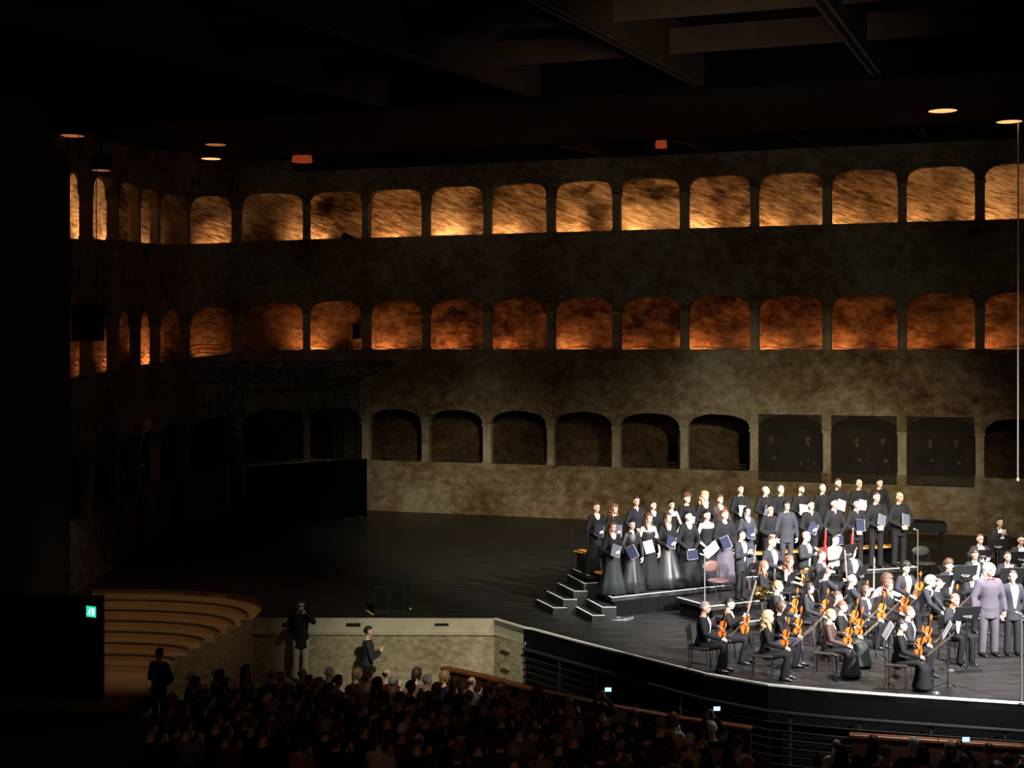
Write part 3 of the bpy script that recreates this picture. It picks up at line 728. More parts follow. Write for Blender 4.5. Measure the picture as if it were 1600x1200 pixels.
def trouser_mesh(sex, pose, vox=.022):
    key = ('t', sex, pose if pose.startswith('s_') else 'x', vox)
    if key in _cache: return _cache[key]
    p = POSES[pose]; J = joints(p, sex); g = G()
    g.tube([a for a, _, _ in J['sp'][:3]], [(w_ * J['k'] + .012, d + .012) for _, w_, d in J['sp'][:3]], 16, ref=(1, 0, 0))
    for n in ('l', 'r'):
        Hh, K, A = J[n + 'h'], J[n + 'k'], J[n + 'a']
        g.tube([Hh, Hh.lerp(K, .4), K, K.lerp(A, .5), A + Vector((0, 0, -.03))], [.1, .092, .072, .07, .068], 12)
    me = remesh(g, vox, 'trousers', 2); _cache[key] = me; return me
def skirt_mesh(pose, flare, seed):
    sit = POSES[pose].get('sit'); key = ('s', pose if sit else 'x', flare, seed)
    if key in _cache: return _cache[key]
    g = G(); seg = 40
    if not sit: R_ = [(.035, .02, .36, .3), (.3, .01, .3, .25), (.6, .01, .23, .19), (.85, .02, .185, .145), (1.0, .01, .155, .115), (1.06, .01, .14, .105)]
    if sit:
        pts = [((0, .05, .52), (.19, .15)), ((0, -.15, .54), (.2, .11)), ((0, -.38, .54), (.21, .1)), ((0, -.46, .42), (.22, .14)), ((0, -.46, .22), (.25, .17)), ((0, -.46, .05), (.29, .22))]
        g.tube([q for q, _ in pts], [r for _, r in pts], 24, ref=(1, 0, 0), dome=False); g.tube([(0, 0, .5), (0, 0, .66)], [(.18, .14), (.15, .11)], 18, ref=(1, 0, 0))
        me = remesh(g, .024, 'skirt', 2); _cache[key] = me; return me
    vs = []; fs = []; rnd = random.Random(seed); ph = [rnd.uniform(0, 6.3) for _ in range(3)]
    for i, (z, y, a, b) in enumerate(R_):
        for k in range(seg):
            t = 2 * math.pi * k / seg; fl = max(0, (1 - z)) ; f = 1 + .07 * fl * (math.sin(7 * t + ph[0]) + .6 * math.sin(11 * t + ph[1])); s_ = 1 + (flare - 1) * fl
            vs.append((a * f * s_ * math.cos(t), y + b * f * s_ * math.sin(t), z))
    n = len(R_)
    for i in range(n - 1):
        for k in range(seg): k2 = (k + 1) % seg; fs.append((i * seg + k, i * seg + k2, (i + 1) * seg + k2, (i + 1) * seg + k))
    fs.append(tuple(range(seg))[::-1]); fs.append(tuple((n - 1) * seg + k for k in range(seg)))
    g.add(vs, fs); me = g.mesh('skirt', True); _cache[key] = me; return me
def front_patch(sex, pose, wide, low, lift=.012):
    """shirt front between the lapels, following the chest"""
    key = ('f', sex, pose, wide, low)
    if key in _cache: return _cache[key]
    J = joints(POSES[pose], sex); k = J['k']; sp = J['sp']; g = G(); vs = []; fs = []; N, Mx = 14, 8
    lo = low; hi = 8.0
    for i in range(N + 1):
        t = lo + (hi - lo) * i / N; a = int(t); f = t - a; a2 = min(a + 1, 9)
        c = sp[a][0].lerp(sp[a2][0], f); w_ = (sp[a][1] * (1 - f) + sp[a2][1] * f) * k + .022 + lift; d = (sp[a][2] * (1 - f) + sp[a2][2] * f) * k + .022 + lift
        ang = wide * (.12 + .88 * ((i / N) ** .8)); 
        if i > N - 3: ang = wide * .95
        for j in range(Mx + 1):
            u = -1 + 2 * j / Mx; vs.append(c + Vector((w_ * math.sin(ang * u), -d * math.cos(ang * u), 0)))
    for i in range(N):
        for j in range(Mx): q = i * (Mx + 1) + j; fs.append((q, q + 1, q + Mx + 2, q + Mx + 1))
    g.add(vs, fs); me = g.mesh('shirt_front', True); _cache[key] = me; return me
def hair_mesh(kind, yaw, pitch):
    key = ('h', kind, yaw, pitch)
    if key in _cache: return _cache[key]
    g = G(); Mh = head_mat(yaw, pitch); rnd = random.Random(len(kind))
    th = {'short': .012, 'neat': .008, 'curly': .045, 'long': .018, 'bob': .024, 'bun': .012, 'balding': .005, 'longcurly': .03, 'beard': .009}.get(kind, .012)
    U, V = 30, 20; vs = []; fs = []
    for j in range(V + 1):
        t = math.pi * j / V
        for k in range(U):
            p = 2 * math.pi * k / U; d = Vector((math.sin(t) * math.cos(p), math.sin(t) * math.sin(p), math.cos(t)))
            base = Vector((.077 * d.x, .009 + .098 * d.y, .02 + .1 * d.z))
            low = -.55 if kind in ('long', 'bob', 'longcurly') else -.35
            line = .38 + (.12 if kind in ('short', 'neat', 'beard') else 0)
            front = -d.y
            inside = (front > -.05 and d.z < line * (.55 + .6 * max(0, front)) and not (abs(d.x) > .8 and kind in ('long', 'bob', 'longcurly'))) or d.z < low
            if kind == 'balding': inside = inside or d.z > .42 or (front > .1)
            if kind == 'beard': inside = inside and not False
            tt = th * (1 + (.5 if kind in ('curly', 'longcurly') else .15) * rnd.uniform(-1, 1))
            q = base + d * (tt if not inside else -.018); vs.append(Mh @ q)
    for j in range(V):
        for k in range(U): k2 = (k + 1) % U; fs.append((j * U + k, (j + 1) * U + k, (j + 1) * U + k2, j * U + k2))
    g.add(vs, fs)
    W = lambda *q: Mh @ Vector(q)
    if kind in ('long', 'longcurly'):
        r0 = .075 if kind == 'long' else .092
        g.tube([W(0, .07, .03), W(0, .095, -.08), W(0, .11, -.2), W(0, .115, -.3 if kind == 'long' else -.26)], [(r0, .04), (r0 + .01, .045), (r0 + .01, .04), (r0 * .6, .025)], 12, ref=Mh @ Vector((1, 0, 0)))
        for s in (-1, 1): g.tube([W(s * .07, .02, .02), W(s * .085, .01, -.08), W(s * .1, -.02, -.18), W(s * .09, -.05, -.26)], [.025, .03, .03, .014], 8)
    if kind == 'bob':
        for s in (-1, 1): g.tube([W(s * .072, .02, .02), W(s * .082, .01, -.06), W(s * .07, .0, -.1)], [.026, .03, .018], 8)
        g.tube([W(0, .08, .02), W(0, .09, -.09)], [(.07, .035), (.075, .035)], 12, ref=Mh @ Vector((1, 0, 0)))
    if kind == 'bun': g.ell(W(0, .12, .02), (.045, .04, .045), Mh)
    if kind == 'pony': g.tube([W(0, .1, .02), W(0, .14, -.05), W(0, .13, -.18), W(0, .12, -.26)], [.025, .035, .035, .012], 8)
    if kind == 'beard': g.tube([W(-.06, -.03, -.05), W(-.04, -.075, -.09), W(0, -.09, -.105), W(.04, -.075, -.09), W(.06, -.03, -.05)], [.018, .02, .024, .02, .018], 8)
    if kind in ('curly', 'longcurly'):
        for q in range(46):
            a = rnd.uniform(0, 2 * math.pi); z = rnd.uniform(-.3, 1); r_ = math.sqrt(max(0, 1 - z * z)); d = Vector((r_ * math.cos(a), r_ * math.sin(a), z))
            if -d.y > .3 and z < .5: continue
            g.ell(W(.1 * d.x, .01 + .12 * d.y, .02 + .12 * d.z), (.026,) * 3, None, 7, 5)
        if kind == 'longcurly':
            for q in range(40): g.ell(W(rnd.uniform(-.12, .12), rnd.uniform(.05, .15), rnd.uniform(-.26, .02)), (.028,) * 3, None, 7, 5)
    me = g.mesh('hair', True); _cache[key] = me; return me
def bits_mesh(kind, yaw, pitch):
    key = ('x', kind, yaw, pitch)
    if key in _cache: return _cache[key]
    g = G(); Mh = head_mat(yaw, pitch); W = lambda *q: Mh @ Vector(q)
    if kind == 'eyes':
        pass
    if kind in ('eye_left', 'eye_right'):
        s = 1 if kind == 'eye_left' else -1
        g.ell(W(s * .031, -.086, .012), (.016, .008, .011), Mh, 10, 7)
    if kind == 'mouth': g.tube([W(-.024, -.085, -.062), W(0, -.094, -.062), W(.024, -.085, -.062)], [.004, .007, .004], 6)
    if kind == 'glasses':
        for s in (-1, 1):
            pts = [W(s * .034 + .024 * math.cos(t), -.1, .006 + .017 * math.sin(t)) for t in [k * math.pi / 6 for k in range(13)]]; g.tube(pts, .003, 4)
            g.tube([W(s * .058, -.1, .01), W(s * .08, .01, .005)], .0025, 4)
        g.tube([W(-.011, -.101, .012), W(.011, -.101, .012)], .003, 4)
    me = g.mesh(kind, True); _cache[key] = me; return me
def shoe_mesh(pose, sex, side):
    key = ('sh', side, pose if pose.startswith('s_') else 'x', sex)
    if key in _cache: return _cache[key]
    J = joints(POSES[pose], sex); g = G()
    for n in (side,):
        A = J[n + 'a']
        g.tube([A + Vector((0, .05, -.048)), A + Vector((0, -.05, -.046)), A + Vector((0, -.175, -.066))], [(.042, .04), (.047, .04), (.04, .022)], 10, ref=(1, 0, 0))
    me = g.mesh('shoes', True); _cache[key] = me; return me

def person(loc, rz, h, sex, pose, label, hair='short', hc='brown', top='jacket', tc='black', bottom='trousers', bc='black', shirt=None, tie=None, yaw=0, pitch=0,
           skin=0, glasses=False, vox=.0125, group=None, detail=True, flare=1.0, seed=0, fat=1.0):
    base = 1.33 if POSES[pose].get('sit') else 1.77
    s = h / base if not POSES[pose].get('sit') else h
    t = empty('person', loc, rz, label, 'person', group); t.scale = (s * fat, s * fat, s)
    yaw = round(yaw, 2); pitch = round(pitch, 2)
    c = joints(POSES[pose], sex)['head']
    mkobj('body', body_mesh(sex, pose, yaw, pitch, vox), SKIN[skin], t)
    if hair != 'bald':
        o = mkobj('hair', hair_mesh(hair, yaw, pitch), HAIR[hc], t); o.location = c
    if detail:
        for q_ in ('eye_left', 'eye_right'): o = mkobj('eye', bits_mesh(q_, yaw, pitch), M_EYE, t); o.location = c
        o = mkobj('mouth', bits_mesh('mouth', yaw, pitch), M_LIP, t); o.location = c
    if glasses:
        o = mkobj('glasses', bits_mesh('glasses', yaw, pitch), M_EYE, t); o.location = c
    cv = .022 if detail else .03
    j = mkobj(top if top in ('jacket', 'shirt', 'blouse') else {'vest': 'bodice', 'puff': 'jacket'}[top], jacket_mesh(sex, pose, top, cv), CL[tc], t)
    if bottom == 'skirt': mkobj('skirt', skirt_mesh(pose, flare, seed), CL[bc], t)
    else: mkobj('trousers', trouser_mesh(sex, pose, cv), CL[bc], t)
    if detail and not (bottom == 'skirt' and not POSES[pose].get('sit')):
        for q_ in 'lr': mkobj('shoe', shoe_mesh(pose, sex, q_), M_SHOE, t)
    if shirt:
        wd = {'open': .62, 'collar': .3, 'neck': .75}.get(shirt[0], .5); low = {'open': 1.6, 'collar': 5.9, 'neck': 5.2}[shirt[0]]
        mkobj('shirt_front' if shirt[1] != 'skin' else 'neckline', front_patch(sex, pose, wd, low), CL[shirt[1]] if shirt[1] != 'skin' else SKIN[skin], t)
    if tie:
        J = joints(POSES[pose], sex); q = J['sp'][8][0]; g = G()
        for sg in (-1, 1):
            g.tube([(0, 0, 0), (sg * .03, -.004, 0), (sg * .055, 0, 0)], [(.008, .006), (.016, .008), (.024, .008)], 8, ref=(0, 0, 1))
        key = ('tie',)
        if key not in _cache: _cache[key] = g.mesh('bow_tie', True)
        o = mkobj('bow_tie', _cache[key], M_REDTIE if tie == 'red' else M_BOWTIE, t); o.location = q + Vector((0, -.085, -.012))
    return t

# ------------------------------------------------------------------ hand-held things and furniture (one of each, then copies)
M_VIO = mat('varnished_violin_top', (.62, .13, .016), .28, noise_amt=.2, scale=10); M_EBO = mat('ebony', (.015, .012, .01), .3)
M_BRASS = mat('polished_brass', (.85, .62, .22), .22, 1.0); M_SILV = mat('silver_metal', (.8, .8, .82), .22, 1.0); M_BASS = mat('red_bassoon_wood', (.5, .01, .015), .3)
M_PAPER = mat('white_paper', (.85, .85, .88), .7); M_COVER = mat('folder_cover', (.02, .024, .05), .8, spec=.12); M_COVG = mat('grey_folder_cover', (.09, .1, .13), .8, spec=.15)
M_SEAT = mat('black_chair_fabric', (.02, .018, .018), .7); M_SHELL = mat('brown_chair_shell', (.11, .055, .048), .5); M_SHELLG = mat('grey_chair_shell', (.06, .06, .055), .5)
protos = {}
def proto(fn):
    def get(*a):
        k = (fn.__name__,) + a
        if k not in protos: protos[k] = fn(*a); return protos[k], True
        return copy_tree(protos[k]), False
    return get
def place(o, loc, rot, label, cat, group=None, s=1):
    o.location = loc; o.rotation_euler = rot; o.scale = (s, s, s)
    if 'group' in o: del o['group']
    return tag(o, label, cat, group)
@proto
def violin(kind='violin'):
    t = empty(kind, (0, 0, 0)); g = G(); s = 1.0
    out = []                                             # outline along z, lower bout at the bottom
    for k in range(33):
        z = k / 32; w_ = .103 * math.sin(math.pi * min(1, z * 1.7)) ** .5 if z < .42 else 0
        lower = .103 * max(0, 1 - ((z - .25) / .27) ** 2) ** .5 if abs(z - .25) < .27 else 0
        upper = .084 * max(0, 1 - ((z - .8) / .21) ** 2) ** .5 if abs(z - .8) < .21 else 0
        waist = .056 if .3 < z < .75 else 0
        out.append((max(lower, upper, waist), z * .355))
    poly_ = [(w_, z) for w_, z in out] + [(-w_, z) for w_, z in out[::-1]]
    n = len(poly_); vs = [(x, -.018, z) for x, z in poly_] + [(x, .018, z) for x, z in poly_]; m = len(out)
    fs = [(i, (i + 1) % n, n + (i + 1) % n, n + i) for i in range(n)]
    for i in range(m - 1):
        fs.append((i, n - 1 - i, n - 2 - i, i + 1)); fs.append((n + i, n + i + 1, n + n - 2 - i, n + n - 1 - i))
    g.add(vs, fs); g.obj('sound_box', M_VIO, t)
    g = G(); g.tube([(0, -.02, .34), (0, -.022, .47), (0, -.018, .56)], [(.014, .012), (.011, .01), (.011, .01)], 8); g.ell((0, -.012, .575), (.016, .02, .018)); g.box((0, -.015, .53), (.07, .008, .008)); g.box((0, -.015, .55), (.07, .008, .008)); g.obj('neck', M_VIO, t)
    g = G(); g.box((0, -.036, .36), (.026, .008, .25)); g.box((0, -.03, .06), (.034, .012, .1)); g.box((.0, -.03, .15), (.05, .03, .008)); g.obj('fingerboard', M_EBO, t)
    g = G()
    for sx in (-1, 1): g.box((sx * .04, -.0185, .16), (.008, .003, .07))
    g.obj('sound_hole', M_EBO, t)
    return t
@proto
def bow():
    t = empty('bow', (0, 0, 0)); g = G(); g.tube([(0, 0, 0), (0, .004, .37), (0, 0, .74)], [.006, .0045, .004], 6); g.obj('stick', mat('bow_stick', (.5, .33, .22), .35), t)
    g = G(); g.box((0, -.018, .37), (.009, .002, .68)); g.obj('bow_hair', mat('bow_horsehair', (.55, .52, .45), .6), t); g = G(); g.box((0, -.01, .04), (.014, .024, .06)); g.obj('frog', M_EBO, t); return t
@proto
def folder(col):
    t = empty('folder', (0, 0, 0)); M1 = {'grey': M_COVG, 'white': mat('pale_folder_cover', (.4, .4, .42), .7)}.get(col, M_COVER)
    g = G(); g.box((0, -.014, 0), (.215, .004, .29)); g.box((0, .014, 0), (.215, .004, .29)); g.obj('cover', M1, t)
    g = G(); g.box((.006, 0, 0), (.215, .022, .295)); g.obj('pages', M_PAPER, t); return t
@proto
def paper():
    t = empty('sheet_music', (0, 0, 0)); g = G(); g.box((-.1, 0, 0), (.2, .012, .29)); g.box((.1, .01, 0), (.2, .012, .29), R(8)); g.obj('pages', M_PAPER, t); g = G(); g.box((0, .02, 0), (.42, .004, .3)); g.obj('cover', M_COVER, t); return t
@proto
def music_stand(pages):
    t = empty('music_stand', (0, 0, 0)); g = G(); g.tube([(0, 0, .03), (0, 0, .98)], .014, 8); g.obj('pole', M_STAND, t)
    for k in range(3):
        a = k * 2.094 + .5; g = G(); g.tube([(0, 0, .14), (.27 * math.cos(a), .27 * math.sin(a), .012)], .011, 6); g.obj('leg', M_STAND, t)
    g = G(); Mx = Matrix.Rotation(R(-28), 4, 'X'); g.box((0, 0, 1.06), (.52, .012, .34), 0, Mx); g.box((0, -.1, .925), (.52, .05, .012)); bevel(g.obj('desk', M_STAND, t), .01)
    g = G()
    for sx in (-1, 1): g.tube([(sx * .09, .02, 1.02), (sx * .05, .04, .99), (sx * .01, .035, 1.0)], .008, 5)
    g.tube([(-.09, .02, 1.02), (.09, .02, 1.02)], .006, 5); g.obj('bracket', M_POLE, t)
    if pages:
        g = G(); g.box((0, -.018, 1.07), (.44, .01, .3), 0, Mx); g.obj('sheet_music', M_PAPER, t)
    return t
@proto
def chair(kind):
    t = empty('chair', (0, 0, 0)); shell = {'black': M_SEAT, 'brown': M_SHELL, 'grey': M_SHELLG}[kind]
    g = G()
    if kind == 'black': g.box((0, 0, .45), (.42, .4, .05)); bevel(g.obj('seat', shell, t), .02)
    else: g.tube([(0, 0, .44), (0, 0, .47)], [(.21, .2), (.2, .19)], 24, dome=False); bevel(g.obj('seat', shell, t), .01)
    g = G()
    if kind == 'black':
        g.box((0, .2, .72), (.38, .035, .26), 0, Matrix.Rotation(R(-8), 4, 'X')); bevel(g.obj('backrest', shell, t), .015)
    else:
        g.ell((0, .21, .74), (.2, .025, .13)); g.obj('backrest', shell, t, True)
    g = G()
    g.tube([(-.17, .17, .44), (-.17, .215, .78), (-.12, .22, .81), (.12, .22, .81), (.17, .215, .78), (.17, .17, .44)], .011, 6)
    g.obj('back_frame', M_STAND, t)
    for sx in (-1, 1):
        for sy in (-1, 1):
            g = G(); g.tube([(sx * .17, sy * .16, .44), (sx * .2, sy * .19, .0)], .012, 6, dome=False); g.obj('leg', M_STAND, t)
    return t
def held(kind_o, owner, local, rot, label, cat, group=None, s=1):
    """put a thing where the figure's hands are; it stays top-level"""
    o = kind_o[0]; s0 = owner.scale
    m = Matrix.Translation(owner.location) @ Matrix.Rotation(owner.rotation_euler.z, 4, 'Z')
    p = m @ Vector((local[0] * s0[0], local[1] * s0[1], local[2] * s0[2]))
    e = (Matrix.Rotation(owner.rotation_euler.z, 3, 'Z') @ Matrix.Rotation(rot[2], 3, 'Z') @ Matrix.Rotation(rot[1], 3, 'Y') @ Matrix.Rotation(rot[0], 3, 'X')).to_euler()
    return place(o, p, e, label, cat, group, s)

# ------------------------------------------------------------------ choir risers with white edges
PLAT = []
def hz(x, y):
    best = 0
    for pts, z in PLAT:
        n = len(pts); ins = False
        for i in range(n):
            a, b = pts[i], pts[(i + 1) % n]
            if (a[1] > y) != (b[1] > y) and x < (b[0] - a[0]) * (y - a[1]) / (b[1] - a[1]) + a[0]: ins = not ins
        if ins: best = max(best, z)
    return best
def slab(name, label, pts, z, zb=0, group=None, edges=(0,)):
    PLAT.append(([tuple(Vector(p)[:2]) for p in pts], z))
    """platform with a white strip along the listed edges; pts front-left, front-right, back-right, back-left"""
    o3 = Vector((pts[0][0], pts[0][1], zb)); t = empty(name, o3, 0, label, 'platform', group)
    q = [Vector(p) - o3.xy for p in pts]; g = G(); g.prism(q, z - zb - .09, z - zb); g.obj('deck', M_FLOOR, t)
    g = G(); c = sum(q, Vector((0, 0))) / len(q); g.prism([c + (p - c) * .965 for p in q], 0, z - zb - .09); g.obj('gap_shade', M_PIT, t)  # near-black block stands in for shade in the open gap under the deck
    for e in edges:
        a, b = q[e], q[(e + 1) % len(q)]; n = (c - (a + b) / 2); d = (b - a).normalized(); nn = Vector((-d.y, d.x)); nn = nn if nn.dot(n) > 0 else -nn
        g = G(); vs = [(p.x, p.y, zz) for zz in (z - zb, z - zb + .008) for p in (a, b, b + nn * .045, a + nn * .045)]
        g.add(vs, [(0, 3, 2, 1), (4, 5, 6, 7), (0, 1, 5, 4), (1, 2, 6, 5), (2, 3, 7, 6), (3, 0, 4, 7)]); g.obj('edge_strip', M_WHITE, t)
    return t
A0 = Vector((2.27, 32.03)); A1 = Vector((5.6, 33.95)); A2 = Vector((10.25, 35.55)); bk = Vector((-.32, .95)); bk2 = Vector((-.33, .95))
grp = 'black choir risers with white edges'
slab('choir_riser', 'low black riser with white edges carrying the front row of women', [A0, A1, A1 + bk * 1.06, A0 + bk * 1.08], .45, 0, grp, (0, 3))
slab('choir_riser', 'black riser with white right corner carrying the front row of men', [A1, A2, A2 + bk2 * 1.1, A1 + bk * 1.1], .6, 0, grp, (0, 1))
B0, B1, B2 = A0 + bk * 1.08, A1 + bk * 1.1, A2 + bk2 * 1.1
slab('choir_riser', 'higher black riser carrying the back row of women', [B0 + (B0 - B1) * .04, B1, B1 + bk * 1.3, B0 + (B0 - B1) * .04 + bk * 1.2], .8, 0, grp, (3,))
slab('choir_riser', 'higher black riser carrying the back row of men', [B1, B2, B2 + bk2 * 1.2, B1 + bk * 1.3], .95, 0, grp, ())
# steps up to the risers
def steps(pts, zs, label):
    """pts: image corners (left-back, front, front-right) of each tread"""
    a0 = P(*pts[0][1], zs[0]); t = empty('riser_steps', (a0.x, a0.y, 0), 0, label, 'steps', 'small black steps up to the risers')
    for (c0, c1, c2), z in zip(pts, zs):
        p0, p1, p2 = (P(*c, z) - a0 for c in (c0, c1, c2)); p0, p1, p2 = p0.xy, p1.xy, p2.xy; d = (p2 - p1) * 1.35
        q = [p1, p1 + d, p0 + d, p0]; g = G(); g.prism(q, 0, z); tr = g.obj('step', M_FLOOR, t)
        for e in (0, 3):
            a, b = q[e], q[(e + 1) % 4]; dd = (b - a).normalized(); n = Vector((-dd.y, dd.x)); cc = sum(q, Vector((0, 0))) / 4
            if n.dot(cc - a) < 0: n = -n
            g = G(); vs = [(p.x, p.y, zz) for zz in (z, z + .007) for p in (a, b, b + n * .04, a + n * .04)]
            g.add(vs, [(0, 3, 2, 1), (4, 5, 6, 7), (0, 1, 5, 4), (1, 2, 6, 5), (2, 3, 7, 6), (3, 0, 4, 7)]); g.obj('edge_strip', M_WHITE, tr)
steps([((897, 947), (925, 962), (940, 962)), ((912, 934), (940, 949), (957, 949))], (.15, .3), 'two small white-edged steps up to the front choir riser')
steps([((838, 937), (864, 950), (880, 950)), ((854, 924), (880, 937), (896, 937)), ((870, 911), (896, 924), (912, 924)), ((886, 898), (912, 912), (929, 911))], (.16, .32, .48, .64), 'longer flight of four small white-edged steps up to the back choir riser')
# wind and brass platforms
W0 = Vector((4.9, 30.35)); wd = Vector((.86, .5)); wb = Vector((-.45, .86))
slab('orchestra_riser', 'low white-edged platform under the horns and trumpets', [W0, W0 + wd * 4.4, W0 + wd * 4.4 + wb * 1.0, W0 + wb * 1.0], .2, 0, 'orchestra platforms', (0,))
V0 = P(1110, 948, .4).xy
slab('orchestra_riser', 'white-cornered platform under the clarinet and bassoon players', [V0, V0 + wd * 4.6, V0 + wd * 4.9 + wb * 1.55, V0 + wb * 1.35], .4, 0, 'orchestra platforms', (0, 3))
slab('orchestra_riser', 'lowest black platform under the seated men at right', [(9.9, 31.5), (14.5, 30.8), (14.7, 32.5), (10.1, 33.0)], .2, 0, 'orchestra platforms', ())
slab('orchestra_riser', 'middle black platform behind the seated men at right', [(10.1, 33.0), (14.7, 32.5), (14.9, 34.0), (10.3, 34.3)], .4, 0, 'orchestra platforms', ())
slab('orchestra_riser', 'highest black platform under the clapping man at right', [(10.5, 34.3), (14.9, 34.0), (15.1, 35.6), (10.8, 35.9)], .6, 0, 'orchestra platforms', ())
# guard rail and benches on the risers
b_ = B0 + (B0 - B1) * .03
t = empty('guard_rail', (b_.x, b_.y, .8), R(22), 'thin dark guard rail at the left end of the back choir riser', 'railing')
g = G(); g.tube([(0, .1, 0), (0, .1, 1.0), (0, 1.0, 1.0), (0, 1.0, 0)], .018, 6); g.obj('frame', M_RAILM, t); g = G(); g.tube([(0, .1, .5), (0, 1.0, .5)], .012, 6); g.obj('bar', M_RAILM, t)
def bench(a, b, z, label):
    a, b = Vector(a), Vector(b); d = b - a; t = empty('choir_bench', (a.x, a.y, z), math.atan2(d.y, d.x), label, 'bench', 'honey wooden benches behind the choir'); L = d.length
    g = G(); g.box((L / 2, 0, .43), (L, .34, .05)); bevel(g.obj('seat', M_BENCH, t), .01)
    n = max(2, int(L / 1.2) + 1)
    for k in range(n): 
        g = G(); x = .1 + (L - .2) * k / (n - 1); g.box((x, 0, .2), (.05, .28, .4)); g.obj('leg', M_BLACK, t)
wl = (A1 - A0).normalized(); ml = (A2 - A1).normalized()
bench(A0 + bk * .88 + wl * .02, A1 + bk * .88 - wl * .1, .45, 'honey wooden bench behind the front row of women')
bench(A1 + bk2 * .9 + ml * .1, A2 + bk2 * .9 - ml * .1, .6, 'honey wooden bench behind the front row of men')
bench(B0 + bk * .92 - wl * .06, B1 + bk * 1.0 - wl * .1, .8, 'honey wooden bench behind the back row of women')

# ------------------------------------------------------------------ the choir
def on_line(px_, yf, z):
    p = P(px_, yf, z); return p
def stand_person(px_, ytop, yfoot, z, sex, pose, yaw_deg, label, **k):
    p = P(px_, yfoot, z); h = (yfoot - ytop) * p.y / F; lo, hi = (1.56, 1.8) if sex == 'f' else (1.66, 1.93)
    if abs(hz(p.x, p.y) - z) > .01 and z > 0 and z < 1.2: print('STANDP', label, z, hz(p.x, p.y))
    h2 = min(hi, max(lo, h)); t = person(p, R(yaw_deg), h2, sex, pose, label, **k); return t
SH = ('collar', 'black'); NK = ('neck', 'skin')
def give_folder(o, pose, short, col='navy', var=0):
    if pose == 'hold':
        L, Rt = ((-.02, -.27, 1.1), (R(-25), R(18 + var), 0))
    elif pose == 'low': L, Rt = ((0, -.27, .78), (R(-8), R(90 + var), 0))
    elif pose == 'clasp': L, Rt = ((.04, -.21, 1.13), (R(-20), R(14 + var), R(10)))
    else: L, Rt = ((-.12, -.33, 1.02), (R(-15), R(-22 + var), R(-10)))
    held(folder(col), o, L, Rt, '%s folder of the %s' % ({'grey': 'grey', 'navy': 'dark blue', 'white': 'pale'}[col], short), 'folder', 'choir music folders')
# front women: px, head top, feet, pose, short description, options
FW = [(957, 815, 929, 'hold', 'auburn straight-haired woman at the front left choir corner', 'grey', dict(hair='long', hc='auburn', top='blouse', shirt=NK, bc='greengrey', yaw=.35)),
      (987, 811, 926, 'oneside', 'woman with black hair tied back in gathered satin dress', 'navy', dict(hair='bun', hc='black', top='blouse', tc='satin', bc='satin', shirt=('collar', 'skin'))),
      (1013, 800, 920, 'oneside', 'bare-armed woman with long reddish hair in strapless satin', 'white', dict(hair='long', hc='auburn', top='vest', tc='satin', yaw=.5)),
      (1043, 800, 918, 'hold', 'brown-haired woman in full gathered silk skirt', 'navy', dict(hair='long', hc='brown', top='blouse', shirt=NK, bc='satin', flare=1.35, yaw=.5, glasses=False)),
      (1075, 797, 916, 'low', 'short-haired brunette in open long black cardigan', 'navy', dict(hair='short', hc='black', top='blouse', shirt=NK, yaw=.3)),
      (1104, 795, 913, 'low', 'woman in black velvet with sheer sleeves and hair tied', None, dict(hair='bun', hc='black', top='vest', shirt=NK, yaw=.2)),
      (1132, 789, 912, 'oneside', 'fair woman in puffed black jacket and violet-grey skirt', 'navy', dict(hair='bun', hc='red', top='puff', bc='violet', flare=1.1, yaw=.4)),
      (1167, 791, 897, 'hold', 'woman with long dark hair and sheer grey blouse reading', 'navy', dict(hair='long', hc='black', top='blouse', tc='slate', bc='slate', shirt=NK, yaw=.3))]
sd = 0
for (x, yt, yf, ps, sh, fc, k) in FW:
    sd += 1; o = stand_person(x, yt, yf, .6 if x == 1167 else .45, 'f', ps, 16, sh + ', front row', bottom='skirt', skin=1, seed=sd, group='choir women in black', **k)
    if fc: give_folder(o, ps, sh, fc, (sd * 13) % 20 - 10)
    else: held(paper(), o, (0, -.28, .86), (R(20), R(-35), 0), 'open white sheet music of the ' + sh, 'sheet music')
FM = [(1203, 790, 893, 'clasp', 'dark-haired man with glasses in black jacket', dict(hair='short', hc='black', glasses=True, shirt=('collar', 'black')), None),
      (1229, 782, 893, 'side', 'man with black bowl haircut in long slate suit', dict(hair='bob', hc='black', tc='slate', bc='slate', shirt=('collar', 'slate')), None),
      (1267, 781, 893, 'hold', 'receding dark-haired man with glasses in black shirt', dict(hair='neat', hc='black', top='shirt', shirt=('collar', 'skin')), 'navy'),
      (1303, 778, 891, 'low', 'smiling man with hair combed back in black shirt', dict(hair='neat', hc='black', top='shirt', shirt=('collar', 'skin')), 'navy'),
      (1338, 779, 890, 'clasp', 'black-haired man in jacket over blue-grey shirt', dict(hair='short', hc='black', shirt=('collar', 'grey')), 'navy'),
      (1369, 768, 887, 'clasp', 'tall young brown-haired man in black shirt', dict(hair='short', hc='brown', top='shirt', shirt=('collar', 'black')), 'grey'),
      (1405, 768, 885, 'clasp', 'broad bald man at the right end of the choir', dict(hair='balding', hc='black', skin=2, shirt=('collar', 'black'), fat=1.08), 'grey')]
for (x, yt, yf, ps, sh, k, fc) in FM:
    sd += 1; o = stand_person(x, yt, yf, .6, 'm', ps, [10, 14, 6, 8, 2, 8, 4][sd % 7], sh + ', front row', yaw=[.15, 0, .3][sd % 3], group='choir men in black', **k)
    if fc: give_folder(o, ps, sh, fc, (sd * 17) % 24 - 12)
